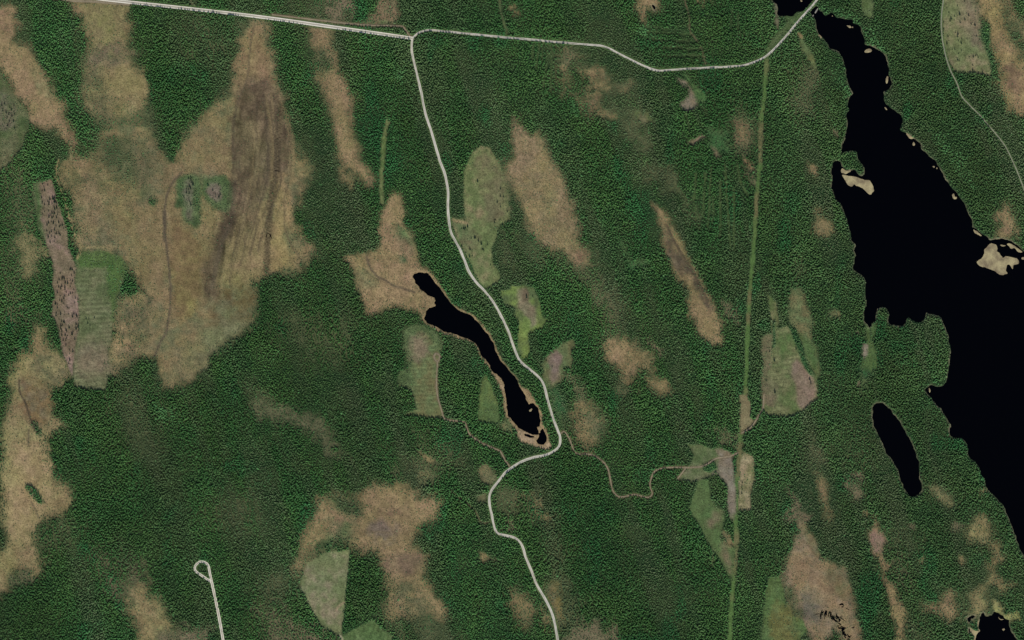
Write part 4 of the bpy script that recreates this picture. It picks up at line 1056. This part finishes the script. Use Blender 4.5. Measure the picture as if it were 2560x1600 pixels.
ISLETS = [
    ('large tan reed islet shaped like a crouching figure by the right edge', T(3, 1, '2070,820 2110,790 2150,800 2170,840 2165,860 2195,890 2220,925 2250,908 2300,920 2350,930 2372,970 2345,990 2320,995 2310,1030 2290,1000 2260,990 2250,1050 2262,1070 2210,1088 2170,1070 2130,1045 2050,1015 2000,1000 1970,970 1985,950 2020,930 2045,880 2040,850')),
    ('long tan reed islet slanting off the wooded point on the west shore', T(3, 1, '700,140 760,150 830,160 900,185 960,195 985,230 1000,285 970,325 945,315 910,280 870,255 835,242 820,228 808,228 800,245 785,250 755,235 730,195')),
    ('small hooked reed islet between the wooded point and the long tan islet', T(3, 1, '680,92 697,74 725,95 770,96 800,80 792,106 762,120 735,140 708,126 685,125')),
    ('C shaped reed islet beside the east shore of the big lake', T(3, 1, '1733,330 1755,310 1762,336 1776,354 1790,349 1786,371 1760,377 1742,357')),
    ('sliver of reeds along the east shore above the large islet', T(3, 1, '1933,653 1980,675 2027,720 2000,718 1950,687')),
    ('broken string of reeds between the large islet and the shore', T(3, 1, '2255,795 2275,785 2310,798 2350,826 2402,868 2362,868 2330,832 2296,838 2275,815')),
    ('thin dash of reeds left of the broken reed string', T(3, 1, '2190,803 2220,800 2252,806 2240,815 2200,816')),
    ('reed scrap touching the right edge beside the large islet', T(3, 1, '2388,924 2440,914 2450,944 2395,940')),
    ('upper reed dot of a pair near the east shore', T(3, 1, '1552,60 1568,54 1582,62 1575,73 1558,71')),
    ('lower reed dot of a pair near the east shore', T(3, 1, '1588,78 1597,69 1607,80 1597,90')),
    ('pale reed islet in the top bay of the big lake', T(3, 0, '738,238 775,242 793,262 768,267')),
    ('reed crumb right of the pale islet in the top bay', T(3, 0, '793,250 806,246 808,262 796,265')),
    ('tan reed islet below the top bay of the big lake', T(3, 0, '902,492 928,466 968,456 987,478 972,494 942,502')),
    ('upright grey sliver of reeds in the eastern bay', T(3, 0, '1109,765 1122,720 1140,714 1132,790 1117,798')),
    ('short reed sliver below the eastern bay', T(3, 0, '1098,1008 1114,1014 1127,1043 1110,1036')),
    ('ragged reed bed along the shore below the rounded point', T(3, 0, '1298,1258 1330,1254 1346,1284 1388,1305 1350,1318 1320,1292')),
    ('lone reed oval offshore of the ragged reed bed', T(3, 0, '1363,1360 1378,1338 1390,1358 1380,1382 1364,1376')),
    ('thin curved reed strip in the notch of the lower west shore', T(3, 2, '1519,638 1536,660 1531,692 1521,668')),
    ('reed scrap off the west shore near the causeway', T(3, 0, '465,330 490,325 512,348 500,370 470,350')),
    ('tiny pale reed clump beside the old causeway', T(3, 0, '600,148 610,144 614,154 604,158')),
    ('reed spot in the lake lobe above the causeway road', T(3, 0, '302,0 320,0 326,12 312,18')),
    ('pale reed crumb in the corner pond', T(3, 3, '2210,1408 2232,1400 2240,1414 2222,1424')),
    ('thin reed line in the northern part of the corner pond', T(3, 3, '2170,1290 2205,1316 2235,1318 2210,1326 2185,1312')),
    ('white reed shard in the bay of the narrow lake', T(2, 2, '158,862 186,832 194,842 178,868')),
    ('tan reed mat on the west side of the corner pond', T(3, 3, '1905,1345 1930,1300 1990,1275 2005,1310 1990,1390 2012,1425 1975,1470 1950,1560 1925,1512 1900,1420')),
]


def islet(label, poly):
    p = catmull(poly, 2.2, True)
    q = p + 0.9 * np.stack([vn(p[:, 0], p[:, 1], 5, 1), vn(p[:, 0], p[:, 1], 5, 2)], 1)
    c = q.mean(0)
    if np.ptp(q[:, 0]) < 32:
        q = c + (q - c) * 0.82
    bm = bmesh.new()
    vs = [bm.verts.new((v[0] - c[0], -(v[1] - c[1]), -0.5)) for v in q]
    f = bm.faces.new(vs)
    f.normal_update()
    if f.normal.z < 0:
        f.normal_flip()
    size = math.sqrt(max(f.calc_area(), 1))
    r = bmesh.ops.inset_region(bm, faces=[f], thickness=min(1.6, size * 0.12), depth=0.0, use_even_offset=False)
    for v in f.verts:
        v.co.z = 0.45
    bmesh.ops.triangulate(bm, faces=[f])
    me = bpy.data.meshes.new('reed_islet')
    bm.to_mesh(me)
    bm.free()
    me.materials.append(M_REED)
    o = link(bpy.data.objects.new('reed_islet', me))
    o.location = (wx(c[0]), wy(c[1]), 0)
    tag(o, label, 'islet', 'reed islets in the lakes')


for l_, p_ in ISLETS:
    islet(l_, p_)

# old causeway across the channel beside the road
M_STONE = flat_mat('weathered_stone', alb(138, 132, 118), 0.9, (0.3, 1.2), (0.7, 0.8), (1.2, 1.2))


def causeway(label, x0, y0, x1, y1, w):
    dx, dy = x1 - x0, y1 - y0
    L = math.hypot(dx, dy)
    bm = bmesh.new()
    n = max(4, int(L / 1.5))
    rows = []
    for i in range(n + 1):
        t = i / n
        ww = w * (0.6 + 0.4 * math.sin(math.pi * (0.15 + 0.7 * t))) * random.uniform(0.85, 1.15)
        x, y = (t - 0.5) * L, 0
        rows.append([bm.verts.new((x, -ww * 0.75, -0.6)), bm.verts.new((x, -ww * 0.45, 0.75 + random.uniform(-.1, .1))), bm.verts.new((x, ww * 0.45, 0.75 + random.uniform(-.1, .1))), bm.verts.new((x, ww * 0.75, -0.6))])
    for A, B in zip(rows[:-1], rows[1:]):
        for k in range(3):
            bm.faces.new((A[k], B[k], B[k + 1], A[k + 1]))
    bm.faces.new(rows[0])
    bm.faces.new(rows[-1][::-1])
    bmesh.ops.recalc_face_normals(bm, faces=bm.faces)
    me = bpy.data.meshes.new('old_causeway')
    bm.to_mesh(me)
    bm.free()
    me.materials.append(M_STONE)
    o = link(bpy.data.objects.new('old_causeway', me))
    o.location = (wx((x0 + x1) / 2), wy((y0 + y1) / 2), 0)
    o.rotation_euler = (0, 0, math.atan2(-dy, dx))
    tag(o, label, 'causeway', 'remains of the old causeway')


causeway('long grey stub of an old causeway in the channel right of the road', 2044.5, 21, 2037.5, 33, 3.2)
causeway('short grey stub of the old causeway nearest the west bank', 2034, 37, 2031, 41.5, 2.4)

# black pools of the pooled bog
POOLS = []
_g = random.Random(5)
for i in range(15):
    x = 498 + i * 14 + _g.uniform(-5, 5)
    y0 = 1218 + 5 * i + _g.uniform(-12, 16)
    y1 = y0 + _g.uniform(40, 100) * (1 - 0.03 * i)
    POOLS.append((T(3, 3, '%g,%g %g,%g %g,%g' % (x + 14 - i * 1.2, y0, x, (y0 + y1) / 2, x - 2 + i * 2.6, y1)), _g.uniform(0.9, 2.3)))
for i in range(26):
    t = i / 25
    x = 640 + 130 * t + _g.uniform(-24, 28)
    y = 1295 + 225 * t + _g.uniform(-10, 10)
    a_ = _g.uniform(-0.3, 0.9)
    L_ = _g.uniform(9, 22)
    POOLS.append((T(3, 3, '%g,%g %g,%g %g,%g' % (x - L_ * math.cos(a_), y - L_ * math.sin(a_), x, y + _g.uniform(2, 8), x + L_ * math.cos(a_), y + L_ * math.sin(a_))), _g.uniform(1.0, 2.6)))
POOLS += [(T(3, 3, a), w) for a, w in (('672,1180 700,1172 716,1188', 2.6), ('690,1200 714,1196', 1.5), ('440,1270 490,1262', 1.0), ('735,1210 765,1225', 1.0), ('760,1480 790,1470', 1.4), ('790,1400 820,1385', 1.2))]
NP_ = len(POOLS)
POOLS += [(T(1, 1, a), w) for a, w in (('172,98 200,103 226,108', 0.9), ('98,690 130,702 150,745', 1.3), ('102,700 98,735', 1.0))]
for i, (ln, hw) in enumerate(POOLS):
    f = catmull(ln, 2.0)
    n = len(f)
    d = np.gradient(f, axis=0) if n > 2 else np.repeat([f[-1] - f[0]], n, 0)
    d = d / (np.linalg.norm(d, axis=1)[:, None] + 1e-9)
    nr = np.stack([d[:, 1], -d[:, 0]], 1)
    tt = np.linspace(0, 1, n)
    ww = hw * (0.25 + 0.75 * np.sin(np.pi * np.clip(tt, 0.04, 0.96))) * (1 + 0.3 * vn(f[:, 0], f[:, 1], 4, 1))
    A, B = f + nr * ww[:, None], f - nr * ww[:, None]
    z = bil(HGT, f[:, 0], f[:, 1]).max() + 0.12
    vs = [(wx(p[0]), wy(p[1]), z) for p in A] + [(wx(p[0]), wy(p[1]), z) for p in B]
    o = mesh_obj('bog_pool', vs, [(k, k + 1, n + k + 1, n + k) for k in range(n - 1)], M_WATER)
    tag(o, 'narrow black pool in the pinkish tan bog near the bottom right' if i < NP_ else 'narrow dark pool on the wet streak of the largest bog', 'pool', 'black pools in the pinkish bog' if i < NP_ else 'dark pools on the bog streak', 'structure')

# ------------------------------------------------------------------ forest
def make_trees(name, px, py, h, r, col, mat, label, cat, seed, sides=5, tiers=2, smooth=False):
    g = np.random.default_rng(seed)
    n = len(px)
    z0 = bil(HGT, px, py)
    V, F, Cc = [], [], []
    ph = g.random(n) * 6.283
    lx = g.normal(0, 0.10, n) * r
    ly = g.normal(0, 0.10, n) * r
    per = tiers * (sides + 1)
    co = np.zeros((n, per, 3), np.float32)
    spec = [(0.26, 0.80, 1.0), (0.52, 1.0, 0.68)] if tiers == 2 else [(0.1, 1.0, 1.0)]
    faces = []
    for t, (zb, za, rr) in enumerate(spec):
        b = t * (sides + 1)
        for k in range(sides):
            a = ph + t * 0.6 + 6.2832 * k / sides
            q = r * rr * g.uniform(0.72, 1.22, n)
            co[:, b + k, 0] = wx(px) + q * np.cos(a)
            co[:, b + k, 1] = wy(py) + q * np.sin(a)
            co[:, b + k, 2] = z0 + h * (zb + g.uniform(-0.05, 0.09, n))
            faces.append((b + k, b + (k + 1) % sides, b + sides))
        co[:, b + sides, 0] = wx(px) + lx
        co[:, b + sides, 1] = wy(py) + ly
        co[:, b + sides, 2] = z0 + h * za
    tri = (np.arange(n)[:, None, None] * per + np.array(faces)[None]).reshape(-1, 3)
    cc = np.repeat(col[:, None, :], per, 1) * g.uniform(0.88, 1.12, (n, per, 1))
    o = raw_mesh(name, co.reshape(-1, 3), tri, 3, mat, cc.reshape(-1, 3))
    o.data.polygons.foreach_set('use_smooth', np.ones(len(tri), bool))
    tag(o, label, cat, kind='stuff')
    return o


SP = 3.75
cx = np.arange(-110, W + 110, SP)
cy = np.arange(-110, H + 110, SP * 0.95)
PX, PY = np.meshgrid(cx, cy)
PX = PX + (np.arange(len(cy)) % 2)[:, None] * SP * 0.5
PX = (PX + rng.uniform(-0.6, 0.6, PX.shape) * SP).ravel()
PY = (PY + rng.uniform(-0.6, 0.6, PY.shape) * SP).ravel()
soft = bil(SOFT, PX, PY) * 12.0
dn = bil(DENS, PX + rng.normal(0, 1, PX.shape) * soft, PY + rng.normal(0, 1, PX.shape) * soft)
dsz = bil(DENS, PX, PY)
stand = bil(fbm(GX, GY, 120, 5, 3), PX, PY)
gap = fbm(PX, PY, 16, 1, 2)
keep = rng.random(PX.shape) < np.clip(dn ** 0.6 * (0.93 + 0.10 * stand + 0.18 * gap), 0, 1)
keep &= bil(ROADD, PX, PY) > rng.uniform(0, 1.5, PX.shape)
# keep each lake's surface clear
keep &= bil(LSD, PX, PY) > 1.5
PX, PY, dn, stand = PX[keep], PY[keep], np.minimum(1, 0.25 + np.minimum(dsz, dn))[keep], stand[keep]
n = len(PX)
thin = np.clip(1 - np.clip(dn - 0.1, 0, 1) * 1.0, 0, 1) * (dn < 0.98)
size = np.clip(0.98 + 0.20 * stand + 0.16 * vn(PX, PY, 30, 2), 0.6, 1.4) * (1 - 0.50 * thin)
hh = 10.4 * size * (1 - 0.45 * thin) * rng.uniform(0.72, 1.2, n)
rr = 1.95 * size * np.clip(rng.lognormal(0, 0.20, n), 0.6, 1.6)
_u, _v = PX * 0.3 + PY * 0.954, PX * 0.954 - PY * 0.3
_s = 1 - 0.28 * sstep(0.05, 0.5, fbm(_v, _u * 0.16, 62, 6, 4))
hh *= _s
rr *= 0.3 + 0.7 * _s
gro = np.zeros(GX.shape)
for poly in GROVES:
    sl = window(poly, 40)
    gro[sl] = np.maximum(gro[sl], sstep(14, -10, sdf(poly, GX[sl] + 14 * WAX[sl], GY[sl] + 14 * WAY[sl])))
gv = bil(gro, PX, PY)
SPR1, SPR2, SPR3 = np.array((0.049, 0.126, 0.039)), np.array((0.070, 0.145, 0.043)), np.array((0.096, 0.124, 0.060))
EMRT, BIR = np.array((0.040, 0.138, 0.046)), np.array((0.066, 0.150, 0.052))
b1 = sstep(-0.5, 0.6, vn(PX, PY, 60, 4) + rng.normal(0, 0.5, n))[:, None]
C = SPR1 * (1 - b1) + SPR2 * b1
ua, va = PX * 0.3 + PY * 0.954, PX * 0.954 - PY * 0.3
st1 = fbm(va, ua * 0.16, 62, 6, 4)
st2 = fbm(va + 900, ua * 0.22, 110, 2, 3)
b2 = np.clip(1.1 * thin + 0.95 * sstep(0.02, 0.45, st1) * rng.uniform(0.35, 1, n) + 0.5 * sstep(0.1, 0.5, st2) + 0.32 * sstep(1820, 2020, PX) * rng.uniform(0.4, 1.2, n), 0, 0.92)[:, None]
C = C * (1 - b2) + SPR3 * b2
b3 = (sstep(0.25, 0.6, fbm(PX, PY * 0.7, 70, 3, 3)) * 0.85)[:, None]
C = C * (1 - b3) + EMRT * b3
C *= rng.uniform(0.86, 1.14, (n, 1)) * (1 + 0.30 * fbm(va, ua * 0.35, 170, 1, 3) + 0.14 * fbm(PX, PY, 45, 5, 2))[:, None]
leafy = rng.random(n) < np.clip(gv * 0.65 + 0.012, 0, 1)
k1 = ~leafy
make_trees('conifer_forest', PX[k1], PY[k1], hh[k1], rr[k1], C[k1], M_LEAF, 'dense dark green conifer forest covering most of the land', 'forest', 11, 4)
CB = BIR * rng.uniform(0.75, 1.25, (leafy.sum(), 1))
make_trees('birch_grove', PX[leafy], PY[leafy], hh[leafy] * 0.75, rr[leafy] * 1.15, CB, M_LEAF, 'lighter green broadleaf trees mixed along shores and damp hollows', 'forest', 12)
print('TREES', n, leafy.sum())

# dwarf pines and hummocks on the bogs, saplings on the clear-cuts
SP2 = 4.2
QX, QY = np.meshgrid(np.arange(-60, W + 60, SP2), np.arange(-60, H + 60, SP2))
QX = (QX + rng.uniform(-0.5, 0.5, QX.shape) * SP2).ravel()
QY = (QY + rng.uniform(-0.5, 0.5, QY.shape) * SP2).ravel()
sc = bil(SCRB, QX, QY)
keep = rng.random(QX.shape) < sc * (0.95 + 1.3 * fbm(QX, QY, 22, 3, 3))
keep &= (bil(ROADD, QX, QY) > 0) & (bil(LSD, QX, QY) > 2.5) & (bil(DENS, QX, QY) < 0.75)
QX, QY = QX[keep], QY[keep]
n2 = len(QX)
CS = np.array((0.070, 0.088, 0.046)) * rng.uniform(0.6, 1.3, (n2, 1))
sz = rng.uniform(0.55, 1.25, n2)
make_trees('bog_scrub', QX, QY, 1.9 * sz, 0.95 * sz, CS, M_LEAF, 'small dark scrub pines speckling the bogs and clear-cuts', 'scrub', 13, 4, 1)
print('SCRUB', n2)

# ------------------------------------------------------------------ single trees left standing
M_CROWN = flat_mat('dark_needles', (0.026, 0.050, 0.026), 0.85, (0.6,), (0.7,), (1.3,))
M_TRUNK = flat_mat('grey_brown_bark', (0.09, 0.065, 0.045), 0.9, (1.5,), (0.7,), (1.3,))


def crown_mesh(seed):
    g = random.Random(seed)
    vs, fs = [], []
    S_ = 8
    for zb, za, rad in ((0.16, 0.58, 0.175), (0.38, 0.76, 0.145), (0.58, 0.90, 0.105), (0.76, 1.0, 0.062)):
        b = len(vs)
        off = g.random() * 6
        for k in range(S_ * 2):
            a_ = off + math.pi * k / S_
            q = rad * (g.uniform(0.9, 1.2) if k % 2 == 0 else g.uniform(0.55, 0.75))
            vs.append((q * math.cos(a_), q * math.sin(a_), zb + g.uniform(-0.02, 0.03) + (0 if k % 2 == 0 else 0.05)))
        vs.append((g.uniform(-.008, .008), g.uniform(-.008, .008), za))
        for k in range(S_ * 2):
            fs.append((b + k, b + (k + 1) % (S_ * 2), b + S_ * 2))
    me = bpy.data.meshes.new('crown')
    me.from_pydata(vs, [], fs)
    me.materials.append(M_CROWN)
    return me


def trunk_mesh():
    vs, fs = [], []
    for z, q in ((-0.06, 0.024), (0.3, 0.018), (0.92, 0.004)):
        vs += [(q * math.cos(6.2832 * k / 6), q * math.sin(6.2832 * k / 6), z) for k in range(6)]
    for r_ in range(2):
        for k in range(6):
            fs.append((r_ * 6 + k, r_ * 6 + (k + 1) % 6, r_ * 6 + 6 + (k + 1) % 6, r_ * 6 + 6 + k))
    me = bpy.data.meshes.new('trunk')
    me.from_pydata(vs, [], fs)
    me.materials.append(M_TRUNK)
    return me


CROWNS = [crown_mesh(i) for i in range(5)]
TRUNK = trunk_mesh()


def Z(ox, oy, sc, s):
    return pts(s) / sc + np.array([ox, oy])


TREESETS = []      # place phrase, group, points, zones
TREESETS.append(('on the long pinkish strip', 'trees left on the pinkish clear-cut strip', J(
    Z(80, 440, 8.4, '230,175 335,195 255,240 220,320 270,310 205,460 380,495 445,485 480,550 480,460 335,540 365,560 360,605 220,555 425,580 515,570 270,610 465,650 515,640 525,680 480,700 345,740 235,700 265,755 230,800 550,765 425,785 470,790 540,815 385,830 360,870 425,880 520,880 455,860 410,965 350,990 460,970 450,1000 565,985 320,1040 605,1045 640,1040 580,1070 510,1055 670,1105 315,1160 480,1140 410,1175 375,1205 490,1220 525,1220 570,1215 595,1250 410,1270 345,1285 485,1300 470,1380 385,1400'),
    Z(120, 660, 7.5625, '420,115 437,100 465,115 497,175 235,180 450,220 285,255 310,280 367,285 215,300 270,290 425,310 465,330 330,360 375,370 440,375 185,360 205,440 265,430 245,470 325,450 425,430 490,490 180,545 325,485 350,535 425,560 395,595 470,555 520,650 570,675 235,610 320,610 305,660 225,690 265,710 145,760 180,765 300,750 180,830 345,810 370,830 400,840 510,740 160,930 235,915 320,920 395,955 155,980 245,960 495,950 535,970 465,1000 550,1000 210,1050 260,1090 315,1110 155,1125 150,1170 240,1170 275,1160 405,1200 245,1230 350,1250 360,1285 265,1280 540,1145 575,1175 535,1230 580,1260 265,1350 325,1355 370,1360 450,1335 475,1290 290,1450 340,1450 510,1430'),
    T(0, 2, '578,60 600,20 655,75 625,100 685,140 720,45 740,70 730,110 585,145 600,185 630,175 625,240 660,285 690,300 660,380 650,415 620,140'))))
TREESETS.append(('on the ploughed greenish clear-cut', 'trees left on the ploughed clear-cut', Z(120, 660, 7.5625, '725,1040 775,1040 880,1020 755,1125 798,1160')))
TREESETS.append(('in the grassy clear-cut by the south road', 'trees left on the long grassy clear-cut', J(Z(1140, 540, 10.8, '220,115 150,345 205,345 250,330 240,380 315,295 300,390 410,605 500,600 530,600 610,680 685,765 850,775 710,900 740,920 380,910 160,830 370,1110 445,1080 280,1100 935,1330 1210,110 1040,180 1035,105 1070,115 1260,240'), T(1, 1, '2095,205 2310,275 2310,345 2312,445 2340,350 2375,490 2300,570 2280,400'))))
TREESETS.append(('in the upper right clear-cut', 'trees left on the upper right clear-cut', T(3, 0, '1680,45 1690,80 1790,60 1855,15 1710,125 1760,155 1810,140 1895,150 1730,180 1660,210 1720,200 1860,190 1815,215 1920,230 1955,240 1660,280 1770,310 1795,325 1790,350 1700,350 1830,370 1880,370 1970,345 1690,415 1825,410 1800,390 1740,470 1765,470 1830,480 1800,510 1900,540 1940,540 1960,530 1985,545 1975,520 1790,570 1805,575 1935,620 1935,665 2025,680')))
TREESETS.append(('on the bog knolls', 'trees on the cleared knolls', Z(440, 420, 10.8, '340,290 415,270 395,245 540,335 410,345 415,395 465,455 300,520 365,500 400,560 340,585 290,580 520,640 290,680 360,690 210,790 360,900 405,1005 1000,610 1065,715 925,740 1075,780 1195,715 1165,790 870,475 1145,460')))
TREESETS.append(('in the far left clear-cut', 'trees on the overgrown clear-cut', T(0, 0, '20,1000 45,985 95,1020 110,1040 135,1000 30,1050 60,1065 85,1085 115,1100 140,1080 70,1110 30,1140 90,1150 75,1190 130,1150 140,1215 60,1220')))
TREESETS.append(('in the large clear-cut right of the ride', 'trees left on the clear-cut right of the ride', J(T(3, 2, '60,385 65,685 15,300 40,265 265,275 395,565 405,600'), T(2, 2, '2402,575'))))
TREESETS.append(('in the small rectangular clear-cut by the ride', 'trees left on the rectangular clear-cut', T(2, 3, '2175,25 2170,65 2175,90 2170,130')))
TREESETS.append(('in the irregular green clear-cut by the south road', 'trees left on the irregular green clear-cut', J(T(2, 1, '135,1280 195,1290 140,1300'), T(2, 2, '180,30'))))
TREESETS.append(('in the small pinkish clear-cut by the road bend', 'trees left on the small pinkish clear-cut', T(2, 2, '325,385 380,440 560,285')))

ALL = [(i, p) for i, s in enumerate(TREESETS) for p in s[2]]
BIG = {(0, 7), (0, 8), (2, 11), (3, 6), (4, 6), (6, 0), (6, 1)}
total = len(ALL)
print('SINGLE', total)
WORDS = ('slim', 'stout')


def plant_tree(px, py, h, wid, label, group, rot, v):
    root = bpy.data.objects.new('conifer_tree', None)
    link(root)
    z = float(bil(HGT, np.array([px]), np.array([py]))[0])
    root.location = (wx(px), wy(py), z)
    root.rotation_euler = (0, 0, rot)
    root.empty_display_size = 2
    c = bpy.data.objects.new('crown', CROWNS[v])
    t_ = bpy.data.objects.new('trunk', TRUNK)
    for o in (c, t_):
        link(o)
        o.parent = root
        o.scale = (h * wid, h * wid, h)
    tag(root, label, 'tree', group)


ORD = ('first', 'second', 'third', 'fourth', 'fifth', 'sixth', 'seventh', 'eighth', 'ninth', 'tenth', 'eleventh', 'twelfth')
for si, (place, group, P) in enumerate(TREESETS):
    P = np.asarray(P)
    cen = P.mean(0)
    lo, hi = P.min(0), P.max(0)
    nn = np.sqrt(((P[:, None] - P[None]) ** 2).sum(-1))
    np.fill_diagonal(nn, 1e9)
    near = nn.min(1)
    order_n = np.argsort(P[:, 1])
    extremes = {int(order_n[0]): 'northernmost', int(order_n[-1]): 'southernmost'}
    ow, oe = int(np.argmin(P[:, 0])), int(np.argmax(P[:, 0]))
    extremes.setdefault(ow, 'westernmost')
    extremes.setdefault(oe, 'easternmost')
    lone = int(np.argmax(near))
    for i, p in enumerate(P):
        big = (si, i) in BIG
        h = (15.0 if big else random.uniform(6.5, 12.5))
        fy = (p[1] - lo[1]) / max(hi[1] - lo[1], 1)
        rank = int(np.where(order_n == i)[0][0])
        if big:
            lab = 'large dark conifer, biggest of the %s trees %s' % ('northern' if fy < 0.5 else 'southern', place)
        elif len(P) <= 12:
            lab = '%s dark conifer from the north %s' % (ORD[rank], place)
        elif i in extremes:
            lab = '%s dark conifer standing %s' % (extremes[i], place)
        elif i == lone:
            lab = 'most isolated dark conifer standing %s' % place
        else:
            nb = 8 if len(P) > 60 else 4
            bands = ('northern tip', 'north end', 'upper third', 'upper middle', 'lower middle', 'lower third', 'south end', 'southern tip') if nb == 8 else ('north end', 'upper middle', 'lower middle', 'south end')
            zone = bands[min(nb - 1, int(fy * nb))]
            row = P[np.abs(P[:, 1] - p[1]) < (hi[1] - lo[1]) / (2 * nb)]
            fx = (p[0] - row[:, 0].min()) / max(np.ptp(row[:, 0]), 1)
            side = ('west side', 'middle', 'east side')[min(2, int(fx * 3))]
            how = 'closely paired' if near[i] < 3.4 else ('solitary' if near[i] > 7 else 'dark')
            lab = '%s conifer, %s, %s, %s' % (how, zone, side, place)
        plant_tree(p[0], p[1], h, random.uniform(1.0, 1.3) if big else random.uniform(0.85, 1.15), lab, group, random.random() * 6.28, random.randrange(5))
